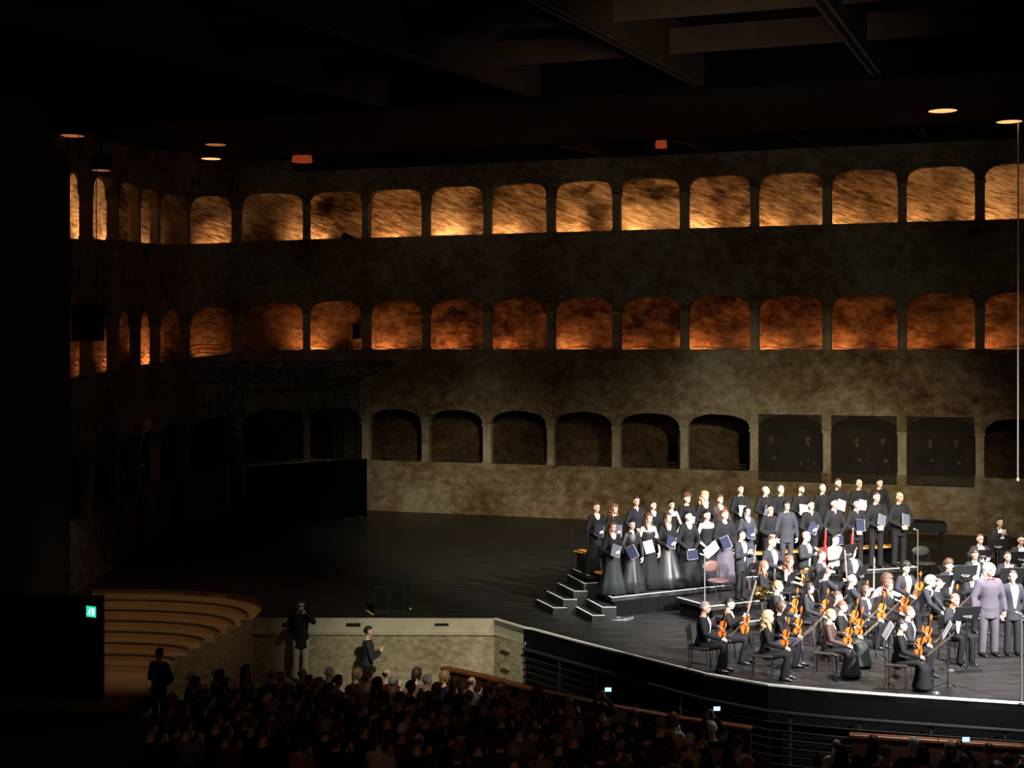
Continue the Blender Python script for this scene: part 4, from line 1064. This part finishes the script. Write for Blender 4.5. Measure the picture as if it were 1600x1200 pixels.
BW = [(932, 785, 896, 'hold', 'dark auburn woman at the far left end of the choir', 'navy', dict(hair='neat', hc='auburn', shirt=NK, yaw=.25)),
      (960, 788, 891, 'hold', 'woman with wavy red-brown hair and dotted black blouse', 'grey', dict(hair='longcurly', hc='red', yaw=.4)),
      (994, 775, 887, 'clasp', 'brunette with fringe and draped black collar', None, dict(hair='short', hc='brown', shirt=('collar', 'skin'), tc='charcoal')),
      (1020, 782, 884.5, 'low', 'woman with hair scraped back in black jacket', None, dict(hair='neat', hc='brown', top='jacket', shirt=NK, yaw=.4)),
      (1049, 781, 882, 'low', 'bare-shouldered black-haired woman with white-edged folder', 'white', dict(hair='bun', hc='black', top='vest')),
      (1073, 771, 879.6, 'hold', 'woman with curly auburn hair and glasses', 'white', dict(hair='curly', hc='auburn', glasses=True, yaw=.5)),
      (1101, 768, 877, 'clasp', 'blonde wavy-haired woman in black cardigan', None, dict(hair='longcurly', hc='blonde', shirt=NK, yaw=.5)),
      (1125, 773, 874.5, 'clasp', 'auburn woman with updo and sheer shoulders', None, dict(hair='bun', hc='red', top='blouse', tc='sheer', shirt=NK, yaw=.2))]
for (x, yt, yf, ps, sh, fc, k) in BW:
    sd += 1; k.setdefault('top', 'blouse'); o = stand_person(x, yt, yf, .8, 'f', ps, 16, sh + ', back row', bottom='skirt', skin=1, seed=sd, group='choir women in black', **k)
    if fc: give_folder(o, ps, sh, fc, (sd * 13) % 20 - 10)
BM = [(1157, 757, 862.5, 'hold', 'tall man with receding hair next to the auburn updo', 'white', dict(hair='neat', hc='brown')),
      (1196, 759, 860.7, 'hold', 'bald stout man looking right over his folder', 'grey', dict(hair='balding', hc='fair', yaw=.9, fat=1.08)),
      (1220, 758, 859, 'clasp', 'man with thick dark grey hair', None, dict(hair='short', hc='grey', yaw=.4)),
      (1251, 759, 857.7, 'hold', 'bearded man with short brown hair looking right', 'white', dict(hair='beard', hc='brown', yaw=.8)),
      (1285, 758, 855.6, 'side', 'grey-haired man in plain black shirt', None, dict(hair='short', hc='grey', yaw=.5)),
      (1309, 747, 854.3, 'hold', 'tall man with tousled brown hair and beard', 'white', dict(hair='beard', hc='auburn', yaw=.3)),
      (1342, 748, 852.6, 'hold', 'bald man with glasses and beard shadow', 'white', dict(hair='bald', glasses=True, yaw=.2)),
      (1374, 747, 851.4, 'side', 'smiling black-haired man at right end of back row', None, dict(hair='short', hc='black', yaw=.2))]
for (x, yt, yf, ps, sh, fc, k) in BM:
    sd += 1; o = stand_person(x, yt, yf, .95, 'm', ps, 10, sh + ', back row', top='shirt', shirt=('collar', 'black'), group='choir men in black', **k)
    if fc: give_folder(o, ps, sh, fc, (sd * 17) % 24 - 12)

# ------------------------------------------------------------------ the orchestra
def seat_person(px_, ytop, z, sex, pose, yaw_deg, label, short, s=None, ckind='black', y=None, **k):
    s = s or (.93 if sex == 'f' else .98); top = 1.385 * s - (.09 if pose == 's_lean' else 0)
    yy = y or F * (H - z - top) / (ytop - Y0); x = (px_ - 800) * yy / F
    if abs(hz(x, yy) - z) > .01: print('SEAT', label, z, hz(x, yy), x, yy)
    th = R(yaw_deg); k.setdefault('top', 'blouse' if sex == 'f' else 'jacket')
    if sex == 'm': k.setdefault('shirt', ('open', 'white')); k.setdefault('tie', 'black'); k.setdefault('tc', 'charcoal')
    o = person((x, yy, z), th, s, sex, pose, label, **k)
    c, _ = chair(ckind); m = Matrix.Rotation(th, 2); d = m @ Vector((0, .04)); s_ = s
    place(c, (x + d.x, yy + d.y, z), (0, 0, th), '%s under the %s' % ('black orchestra chair', short), 'chair', 'orchestra chairs', 1)
    return o
def vlab(t): return ' '.join(t.split()[:16])
def give_violin(o, short, rot=(R(8), R(4), R(-35)), loc=(.12, -.36, .6), big=1.0):
    held(violin(), o, loc, rot, vlab('violin of the ' + short), 'violin', 'violins and violas', big)
def give_bow(o, short, up=False):
    if up: held(bow(), o, (-.2, -.48, 1.02), (R(10), R(24), 0), vlab('raised bow of the ' + short), 'bow', 'violin bows')
    else: held(bow(), o, (-.17, -.5, .68), (R(42), R(-24), 0), vlab('lowered bow of the ' + short), 'bow', 'violin bows')
def strings(px_, yt, sex, yaw_deg, short, up=False, viol=True, bw=True, **k):
    z = k.pop('z', 0); o = seat_person(px_, yt, z, sex, k.pop('pose', 's_bowup' if up else 's_violin'), yaw_deg, short + ' with violin' if viol else short, short, **k)
    if viol: give_violin(o, short)
    if bw: give_bow(o, short, up)
    return o
NKS = ('neck', 'skin')
strings(1096, 936, 'm', 74, 'grey-cropped man in black suit at the leftmost first desk', hair='neat', hc='grey')
strings(1134, 929, 'f', 68, 'woman with black tied hair beside the grey-cropped man', up=True, hair='bun', hc='black', shirt=NKS, y=27.5)
strings(1195, 952, 'f', 76, 'woman with long wavy blonde hair at the second desk', hair='longcurly', hc='blonde')
strings(1216, 936, 'f', 72, 'woman with brown hair in rolled jeans behind the blonde', hair='bob', hc='brown', bc='slate', shirt=NKS, y=27.2)
strings(1293, 948, 'f', 70, 'fair woman with sheer sleeves and pinned hair at third desk', hair='bun', hc='fair', tc='sheer', bottom='skirt', shirt=NKS)
strings(1311, 936, 'f', 66, 'auburn woman half hidden at the third desk', hair='bun', hc='auburn', bottom='skirt', bc='greengrey', shirt=NKS, y=27.2)
strings(1403, 964, 'f', 74, 'black-haired woman in long black skirt at the fourth desk', hair='bun', hc='black', bottom='skirt', shirt=NKS)
strings(1415, 943, 'm', 66, 'sandy-haired man behind the fourth desk', hair='neat', hc='red')
strings(1211, 904, 'm', 72, 'sandy-haired young man in dinner suit behind the blonde', hair='short', hc='fair', bw=False)
strings(1260, 896, 'f', 62, 'woman with long black hair and white face', hair='long', hc='black', tc='charcoal', shirt=NKS, y=29.3)
strings(1303, 920, 'm', 70, 'dark-haired man in profile beside the tilted stand', hair='short', hc='brown')
strings(1348, 912, 'f', 55, 'player with straight brown bob in dinner suit', hair='bob', hc='brown', top='jacket', tc='charcoal', shirt=('open', 'white'))
strings(1384, 903, 'f', 48, 'woman with long dark red hair looking right', hair='longcurly', hc='auburn', shirt=NKS, up=False)
seat_person(1358, 892, 0, 'm', 's_lean', 70, 'afro-haired man in white shirt leaning forward', 'afro-haired man in white shirt', hair='curly', hc='brown', top='shirt', tc='white', shirt=None, s=1.04)
strings(1326, 896, 'm', 96, 'grey-brown man seen half from behind with raised bow', up=True, hair='neat', hc='grey', y=29.9)
strings(1287, 888, 'm', 110, 'bent man seen from behind under the left music stands', up=True, hair='neat', hc='brown', y=31.0, viol=False)
strings(1413, 876, 'm', 22, 'curly black-haired man with viola before the riser corner', hair='curly', hc='black', yaw=-.1)
o = stand_person(1446, 900, 1040, 0, 'm', 'bend', 62, 'man with grey hair in black suit bowing forward, half standing', hair='curly', hc='grey', tc='charcoal', shirt=('open', 'white'), tie='black'); o.location.y = 28.9; o.location.x = (1436 - 800) * 28.9 / F; o.scale = (.93, .93, .86)
strings(1462, 899, 'f', 55, 'woman in profile hidden behind the bowing man', hair='neat', hc='brown', y=29.9)
seat_person(1490, 924, 0, 'm', 's_clap', 18, 'small clapping man behind the large front music stand', 'small clapping man', hair='short', hc='fair', s=.98)
seat_person(1518, 880, 0, 'm', 's_clap', 8, 'man with dark receding hair left of the white-haired conductor', 'man left of the conductor', hair='neat', hc='brown', y=30.7)
seat_person(1480, 872, 0, 'm', 's_mouth', 14, 'curly brown-haired man with both hands at his mouth', 'man with hands at his mouth', hair='curly', hc='brown', yaw=.3, tie=None)
seat_person(1522, 850, .2, 'm', 's_hold', 4, 'young man looking down behind a music stand', 'young man looking down', hair='short', hc='brown', pitch=.3, y=32.3)
seat_person(1573, 858, .2, 'm', 's_clap', 0, 'close-cropped clapping man at the lower right platform', 'close-cropped clapping man', hair='neat', hc='brown', y=32.0)
seat_person(1530, 832, .4, 'm', 's_hold', 4, 'balding man with glasses on the middle platform', 'balding man with glasses', hair='neat', hc='auburn', glasses=True, y=33.5)
seat_person(1594, 832, .4, 'm', 's_hold', 0, 'man with glasses cut by the right edge of the photo', 'man with glasses at the right edge', hair='short', hc='black', glasses=True, y=33.3)
seat_person(1561, 806, .6, 'm', 's_clap', 4, 'black-haired man clapping on the topmost platform', 'black-haired man on the topmost platform', hair='short', hc='black', skin=2)
# winds on the left platforms
o = stand_person(1158, 838, 937, .4, 'm', 'clap', 40, 'standing young man with black hair holding a silver trumpet', hair='short', hc='black', tc='charcoal', shirt=('open', 'white'), tie='black', yaw=.4)
o.scale = [.9] * 3; TR = o
seat_person(1202, 834, .4, 'm', 's_hold', 42, 'brown-haired man in open dinner jacket left of the clarinet', 'brown-haired wind player', hair='neat', hc='brown', yaw=.2, s=1.08)
o1 = seat_person(1256, 831, .4, 'm', 's_wind', 48, 'balding reddish man in dinner jacket holding a red bassoon', 'balding bassoonist', hair='balding', hc='red', y=33.2, s=1.06)
o2 = seat_person(1302, 830, .4, 'm', 's_wind', 40, 'black-haired man in white waistcoat holding a red bassoon', 'black-haired bassoonist', hair='short', hc='black', tc='white', y=33.4)
o3 = seat_person(1190, 878, .2, 'f', 's_hold', 66, 'woman with very long auburn hair holding a french horn', 'auburn horn player', hair='long', hc='red', y=31.0)
o4 = seat_person(1230, 866, .2, 'f', 's_hold', 58, 'woman with curly auburn hair and bare shoulders with horn', 'curly auburn horn player', hair='longcurly', hc='auburn', top='vest', y=31.7)
o5 = seat_person(1280, 861, .2, 'm', 's_wind', 56, 'man with brown hair looking right behind a music stand', 'brown-haired brass player', hair='neat', hc='brown', y=32.2)
seat_person(1330, 855, .2, 'm', 's_hold', 24, 'reddish-haired man in dinner jacket below the riser', 'reddish-haired man', hair='short', hc='red', y=32.7)
# conductor and soloist
o = person(P(1545, 1024, 0), R(8), 1.84, 'm', 'side', 'white-haired man in violet-grey suit with red bow tie, standing front right', hair='bob', hc='white', tc='violet', bc='violet', shirt=None, tie='red', yaw=.15, fat=1.16, skin=1)
o = person(P(1582, 1023, 0), R(4), 1.70, 'm', 'side', 'man in charcoal suit standing right of the white-haired man, head turned left', hair='neat', hc='brown', tc='slate', bc='charcoal', shirt=('open', 'white'), tie='black', yaw=-.7)

# horns, bassoons, trumpet
@proto
def horn():
    t = empty('french_horn', (0, 0, 0)); g = G(); prof = [(.15, 0), (.13, .012), (.085, .05), (.045, .11), (.025, .2), (.015, .28)]; n = 22
    vs = [(r_ * math.cos(2 * math.pi * k / n), -z if False else z, r_ * math.sin(2 * math.pi * k / n)) for r_, z in prof for k in range(n)]
    fs = [(i * n + k, i * n + (k + 1) % n, (i + 1) * n + (k + 1) % n, (i + 1) * n + k) for i in range(len(prof) - 1) for k in range(n)]
    g.add(vs, fs); g.obj('bell', M_BRASS, t, True)
    g = G()
    for r_, yo in ((.13, .27), (.1, .29), (.115, .25)): g.tube([(.1 + r_ * math.cos(k * math.pi / 9), yo, .02 + r_ * math.sin(k * math.pi / 9)) for k in range(19)], .011, 6)
    g.tube([(.2, .27, .05), (.3, .26, .2), (.3, .22, .3)], [.01, .006, .009], 6); g.obj('tubing', M_BRASS, t, True)
    g = G()
    for k in range(3): g.tube([(.06 + .05 * k, .24, -.02), (.06 + .05 * k, .3, -.02)], .02, 8)
    g.obj('valve', M_SILV, t); return t
@proto
def bassoon():
    t = empty('bassoon', (0, 0, 0)); g = G(); g.tube([(0, 0, 0), (0, 0, .5), (0, 0, 1.1)], [.038, .032, .024], 10); g.tube([(.05, 0, .02), (.05, 0, .75)], [.03, .024], 10); g.obj('joint', M_BASS, t, True)
    g = G(); g.tube([(0, 0, 1.1), (0, 0, 1.16)], .03, 10); g.tube([(0, 0, .0), (0, 0, -.05)], .04, 10); g.tube([(.05, 0, .75), (.08, .04, .86), (.12, .1, .84)], .006, 6); g.obj('bocal', M_SILV, t, True); return t
@proto
def trumpet():
    t = empty('trumpet', (0, 0, 0)); g = G(); g.tube([(0, 0, 0), (0, 0, .02), (0, 0, .1), (0, 0, .46)], [.062, .045, .015, .009], 14, dome=False); g.tube([(0, .05, .1), (0, .06, .3), (0, 0, .33)], .008, 6); g.obj('bell', M_SILV, t, True)
    g = G()
    for k in range(3): g.tube([(0, -.01, .2 + .035 * k), (0, .09, .2 + .035 * k)], .014, 8)
    g.obj('valve', M_SILV, t); return t
held(horn(), o3, (-.38, -.03, .66), (0, 0, R(-119)), 'golden french horn bell facing left beside the auburn woman', 'french horn', 'french horns')
held(horn(), o4, (.1, -.42, .72), (R(60), 0, R(-30)), 'french horn on the lap of the curly auburn woman', 'french horn', 'french horns')
held(bassoon(), o1, (.2, -.36, .3), (R(3), R(2), 0), 'left one of two red bassoons held upright', 'bassoon', 'red bassoons')
held(bassoon(), o2, (.12, -.4, .32), (R(0), R(6), 0), 'right one of two red bassoons held upright', 'bassoon', 'red bassoons')
held(trumpet(), TR, (.06, -.36, .92), (R(5), R(3), 0), 'silver trumpet held upright by the standing black-haired man', 'trumpet')

# music stands: px of the desk centre, height of the desk in the picture, platform, rotation, with pages
stands = [(1236, 905, .2, 60, 0, 'before the curly auburn horn player'), (1280, 903, .2, 60, 0, 'before the brown-haired brass player'), (1345, 896, .2, 50, 0, 'below the men on the riser'),
          (1176, 888, .2, 50, 0, 'at the legs of the standing trumpeter'), (1296, 948, 0, 85, 0, 'steeply tilted beside the dark-haired man in profile'), (1325, 862, .4, 40, 0, 'before the black-haired bassoonist'),
          (1369, 946, 0, 80, 0, 'among the violinists left of the sandy-haired man'), (1389, 986, 0, 84, 1, 'with white sheets facing the third desk'), (1481, 985, 0, 76, 1, 'with white sheets facing the fourth desk'),
          (1511, 959, 0, 8, 0, 'large and black before the small clapping man'), (1470, 908, 0, 4, 0, 'before the man with hands at his mouth'), (1559, 851, .4, 4, 0, 'on the middle platform before the clapping man'),
          (1534, 866, .2, 4, 0, 'before the balding man with glasses'), (1508, 895, .2, 4, 0, 'before the young man looking down'), (1581, 899, .2, 2, 0, 'behind the two standing men at right'),
          (1596, 871, .2, 0, 0, 'at the right edge before the man with glasses'), (1225, 960, 0, 84, 0, 'low between the second and third violin desks')]
for (x, yy_, z, rz, pg, wh) in stands:
    o, _ = music_stand(bool(pg)); p = P(x, yy_, z + 1.06)
    h_ = hz(p.x, p.y); place(o, (p.x, p.y, h_), (0, 0, R(rz + 180)), 'black music stand ' + wh, 'music stand', 'orchestra music stands', 1); o.scale.z = (z + 1.06 - h_) / 1.06
    if h_ != z: print('STAND', x, z, h_)
# microphone stands
def mic(px_, ytop, yfoot, label, boom=False):
    p = P(px_, yfoot, 0); h = (yfoot - ytop) * p.y / F; t = empty('microphone_stand', p, 0, label, 'microphone stand', 'tall microphone stands')
    g = G(); g.tube([(0, 0, 0), (0, 0, .03)], [.15, .13], 20, dome=False); g.obj('base', M_STAND, t, False)
    g = G(); g.tube([(0, 0, .02), (0, 0, h)], .016, 8); g.obj('pole', M_POLE, t)
    g = G(); g.tube([(0, 0, h), (-.1, -.02, h + .04)], [.018, .024], 8); g.obj('microphone', M_POLE, t)
mic(1101, 868, 975, 'tall grey microphone stand left of the empty brown chair'); mic(1434, 829, 925, 'tall grey microphone stand at the right corner of the choir riser')
mic(1596, 960, 1098, 'microphone stand at the lower right edge of the photo')
for (x, y, lb) in ((1458, 1081, 'low round microphone foot at the stage edge near the fourth desk'), (1482, 1046, 'low round microphone foot behind the stand with white sheets')):
    p = P(x, y, 0); t = empty('microphone_stand', p, 0, lb, 'microphone stand', 'low microphone stands'); g = G(); g.tube([(0, 0, 0), (0, 0, .04)], [.17, .14], 20, dome=False); g.obj('base', M_STAND, t)
    g = G(); g.tube([(0, 0, .03), (0, 0, .38)], .014, 8); g.obj('pole', M_STAND, t); g = G(); g.tube([(0, 0, .37), (0, -.05, .42)], .016, 8); g.obj('microphone', M_STAND, t)
# empty chairs
c, _ = chair('brown'); p = P(1122, 907, .85); place(c, (p.x, p.y, .4), (0, 0, R(30)), 'empty chair with brown oval back beside the standing trumpeter', 'chair'); c.scale = (1.25, 1.25, 1)
c, _ = chair('grey'); p = P(1437, 880, .45); place(c, (p.x + .15, p.y, .0), (0, 0, R(10)), 'empty grey chair behind the tall microphone stand at the riser corner', 'chair'); c.scale = (1.3, 1.3, 1)
# cable on the floor
g = G(); p = P(962, 968, 0)
g.tube([(.22 * math.sin(k * .7) + .02 * k - .2, .2 * math.cos(k * .95), .012 + .004 * (k % 3)) for k in range(26)], .006, 5); o = g.obj('floor_cable', mat('white_cable', (.3, .3, .34), .4)); o.location = p; tag(o, 'small tangle of white cable on the stage below the choir riser', 'cable')

# ------------------------------------------------------------------ men in the galleries
GM = [(1205, 679, 'clasp', 'm', 'faint man with crossed hands behind left part of the left gauze', 14), (1262, 681, 'side', 'm', 'faint man with white collar behind right part of the left gauze', 14),
      (1339, 684, 'clasp', 'm', 'faint man with white collar behind left part of the middle gauze', 15), (1379, 681, 'clasp', 'm', 'faint man with folded hands behind right part of the middle gauze', 15),
      (1452, 685, 'oneside', 'm', 'faint man with white collar behind left part of the right gauze', 16), (1494, 686, 'clasp', 'm', 'faint man with folded hands behind right part of the right gauze', 16)]
for (x, yt, ps, sx, lb, i) in GM:
    best = None
    for k in range(60):
        u = k / 59; q = wp(i, u, 1.05); pxx = 800 + F * q.x / q.y
        if best is None or abs(pxx - x) < best[0]: best = (abs(pxx - x), q)
    q = best[1]; person((q.x, q.y, 1.36), R(12), 1.76, sx, ps, lb, hair='short', hc='black', tc='black', shirt=('collar', 'white') if 'white' in lb else ('collar', 'black'), vox=.016, skin=2)
for j, (i, x) in enumerate(((14, 1234), (15, 1350), (16, 1478))):
    q = wp(i, .5, .9); c, _ = chair('black'); place(c, (q.x - .0, q.y - .0, 1.36), (0, 0, R(10)), 'dark chair behind the %s gauze panel' % ('left', 'middle', 'right')[j], 'chair', 'chairs behind gauze')
spot((14, 20, 11), (13, 48, 2.8), 2200, 16, 1, .5, (1, .6, .4))
for (x, yt, yy, ps, lb) in ((182, 706, 43.6, 'clasp', 'red-lit man leaning in the lowest left gallery, nearer of two'), (212, 702, 45.6, 'clap', 'red-lit man in the lowest left gallery, farther of two')):
    xx = (x - 800) * yy / F; zt = H - (yt - Y0) * yy / F
    o = person((xx, yy, zt - 1.72), R(70), 1.72, 'm', ps, lb, hair='short', hc='brown', vox=.016, skin=2, shirt=('collar', 'black'))
spot((-9.6, 43.5, 3.8), (-12.2, 44.8, 2.6), 12, 60, .6, .1, (1, .3, .12))

# ------------------------------------------------------------------ people standing at the apron
o = person((-(800 - 470) * 31.2 / F, 31.2, -1.3), R(12), 1.80, 'm', 'photo', 'man in dark jacket and white trousers raising a camera before the apron wall', hair='short', hc='brown', top='jacket', tc='charcoal', bc='cream', yaw=0, detail=True)
o.location.z = H - (937 - Y0) * 31.2 / F - 1.8
t, _ = (lambda: (empty('camera_phone', (0, 0, 0)), 0))()
g = G(); g.box((0, 0, 0), (.13, .03, .08)); g.obj('housing', M_BLACK, t); g = G(); g.box((0, .017, 0), (.08, .004, .055)); g.obj('screen', M_PAPER, t)
place(t, Vector(o.location) + Vector((.06, -.27, 1.66)), (0, 0, R(192)), 'small camera held to the face of the man in white trousers', 'camera')
g = G(); g.prism([(-.5, -.4), (.5, -.4), (.5, .4), (-.5, .4)], 0, max(.05, o.location.z + 1.87)); bx = g.obj('step_block', M_AUDF); bx.location = (o.location.x, 31.2, -1.87); tag(bx, 'concrete step block under the man in white trousers', 'step')
o = person((-(800 - 575) * 30.9 / F, 30.9, H - (978 - Y0) * 30.9 / F - 1.76), R(100), 1.76, 'm', 'clap', 'man in grey jacket and white collar standing against the rough apron wall', hair='short', hc='black', top='jacket', tc='slate', shirt=('collar', 'white'), yaw=0)
o = person((-(800 - 249) * 29.6 / F, 29.6, H - (1012 - Y0) * 29.6 / F - 1.74), R(160), 1.74, 'm', 'clasp', 'dark silhouette of a man standing before the curved steps', hair='short', hc='black', top='jacket', tc='black')

# ------------------------------------------------------------------ the audience, seen from behind
random.seed(21)
M_PHONE = mat('lit_phone_screen', (.3, .6, 1), .3, emit=(.25, .55, 1), es=3.0)
AH = [('short', 'black'), ('short', 'brown'), ('bob', 'brown'), ('neat', 'grey'), ('bun', 'brown'), ('balding', 'brown'), ('long', 'brown'), ('curly', 'grey'), ('bob', 'fair'), ('short', 'white'), ('bob', 'red'), ('long', 'black')]
AC = ['black', 'charcoal', 'black', 'navy', 'brownc', 'grey', 'black', 'red', 'cream', 'charcoal', 'blue', 'pink']
ordn = ['first', 'second', 'third', 'fourth', 'fifth', 'sixth', 'seventh', 'eighth', 'ninth', 'tenth', 'eleventh', 'twelfth', 'thirteenth', 'fourteenth', 'fifteenth', 'sixteenth', 'seventeenth', 'eighteenth', 'nineteenth', 'twentieth',
        'twenty-first', 'twenty-second', 'twenty-third', 'twenty-fourth', 'twenty-fifth']
hn = dict(short='short', bob='bobbed', neat='thin', bun='tied-up', balding='receding', long='long', curly='curly')
cn = dict(black='black', charcoal='charcoal', navy='navy', brownc='brown', grey='grey', red='red', cream='cream', blue='dark blue', pink='pink')
def front_line(x):
    pts = [(-9.4, 29.6), (-6.0, 29.9), (-3.0, 29.4), (-1.5, 28.8), (-.2, 27.6), (.32, 27.0), (1.67, 25.75), (2.9, 24.85), (4.14, 24.1), (5.78, 23.7), (8.53, 23.0), (12, 22.1)]
    for a, b in zip(pts, pts[1:]):
        if a[0] <= x <= b[0]: return a[1] + (b[1] - a[1]) * (x - a[0]) / (b[0] - a[0])
    return pts[0][1] if x < pts[0][0] else pts[-1][1]
def aud_z(x, k): return -1.62 + .11 * k - .22 * max(0, min(1, (-x - .5) / 3))
ncount = 0
M_SEATB = M_SEATR
def aud_row(k, x0, x1, block):
    global ncount
    x = x0 + .27 * (k % 2); n = 0; seatpts = []
    while x < x1:
        yb = front_line(x) - .45 - .98 * k; yy = yb + random.uniform(-.06, .06); z = aud_z(x, k); xx = x + random.uniform(-.05, .05)
        pxx = 800 + F * xx / yy; pyh = Y0 + F * (H - z - 1.38) / yy
        if -30 < pxx < 1625 and pyh < 1200 and pxx > 175 and not (block == 'left' and pxx < 300 - k * 10):
            hr, hcx = random.choice(AH); cl = random.choice(AC); sx = 'f' if hr in ('bob', 'bun', 'long') else 'm'
            s = random.uniform(.93, 1.05); th = R(180) + math.atan2(xx - 6.5, 31 - yy) * .8 + random.uniform(-.15, .15)
            ph = min([abs(pxx - a) + abs(pyh + 8 - b) * .8 for a, b in PHN]) if PHN else 999
            ps = random.choice(['s_clap', 's_clap', 's_hold'])
            lb = '%s-haired spectator in %s, %s from left, %s row of the %s block' % (hn[hr] + ' ' + hcx, cn[cl], ordn[min(n, 24)], ordn[k], block)
            if ph < 26:
                q = min(PHN, key=lambda a: abs(pxx - a[0])); PHN.remove(q); ps = 's_phone'
                o = person((xx, yy, z), R(180), s, sx, ps, lb.replace('spectator', 'phone-raising spectator').replace(' of the', ',').replace(' block', ' block'), hair=hr, hc=hcx, tc=cl, top='shirt', detail=False, vox=.018, skin=0, group='audience seen from behind')
                t = empty('mobile_phone', (0, 0, 0)); g = G(); g.box((0, 0, .0), (.14, .012, .09)); g.obj('housing', M_BLACK, t); g = G(); g.box((0, -.0075, 0), (.115, .003, .07)); g.obj('screen', M_PHONE, t)
                place(t, (xx + .12, yy + .33 * s, z + 1.5 * s), (0, 0, 0), 'lit phone screen held up by a spectator, %s' % ('leftmost of three' if pxx < 1000 else 'middle of three' if pxx < 1300 else 'rightmost of three'), 'phone', 'lit phones in the audience')
            else:
                person((xx, yy, z), th, s, sx, ps, lb, hair=hr, hc=hcx, tc=cl, top='jacket' if sx == 'm' else 'shirt', bc='black', detail=False, vox=.018, skin=random.choice([0, 1, 2]), group='audience seen from behind')
            ncount += 1; n += 1; seatpts.append(Vector((xx, yb, z)))
        x += .60
    if len(seatpts) > 1:                              # one continuous upholstered bench per row
        a = seatpts[0]; t = empty('audience_bench', a, 0, 'dark upholstered bench of the %s row in the %s audience block' % (ordn[k], block), 'bench', 'audience benches')
        for nm, (dy0, dy1, z0, z1) in (('seat', (-.24, .2, .3, .46)), ('backrest', (-.3, -.24, .3, .82))):
            g = G()
            ext = [seatpts[0] * 2 - seatpts[1]] + seatpts + [seatpts[-1] * 2 - seatpts[-2]]
            ext[0] = seatpts[0].lerp(ext[0], .5); ext[-1] = seatpts[-1].lerp(ext[-1], .5)
            for p_, q_ in zip(ext[:-1], ext[1:]):
                P_, Q_ = p_ - a, q_ - a
                vs = [(w0.x, w0.y + dy, w0.z + zz) for zz in (z0, z1) for (w0, dy) in ((P_, dy0), (Q_, dy0), (Q_, dy1), (P_, dy1))]
                g.add(vs, [(0, 3, 2, 1), (4, 5, 6, 7), (0, 1, 5, 4), (1, 2, 6, 5), (2, 3, 7, 6), (3, 0, 4, 7)])
            g.obj(nm, M_SEATR, t)
        g = G()
        for p_ in seatpts[::3]: g.box((p_.x - a.x, p_.y - a.y - .05, p_.z - a.z + .0), (.06, .3, .7))
        g.obj('leg', M_BLACK, t)
PHN = [(938, 1118), (1118, 1133), (1507, 1150)]
for k in range(9): aud_row(k, -9.2, 3.95 - .05 * k, 'left')
for k in range(3): aud_row(k, 5.35 - .35 * k, 9.6, 'right')
print('AUDIENCE', ncount)
spot((-2, 10, 9), (-1.5, 26, -1), 170, 60, 1, .5, (1, .45, .25)); spot((7, 10, 9), (7, 24, -1), 60, 60, 1, .5, (1, .45, .25))
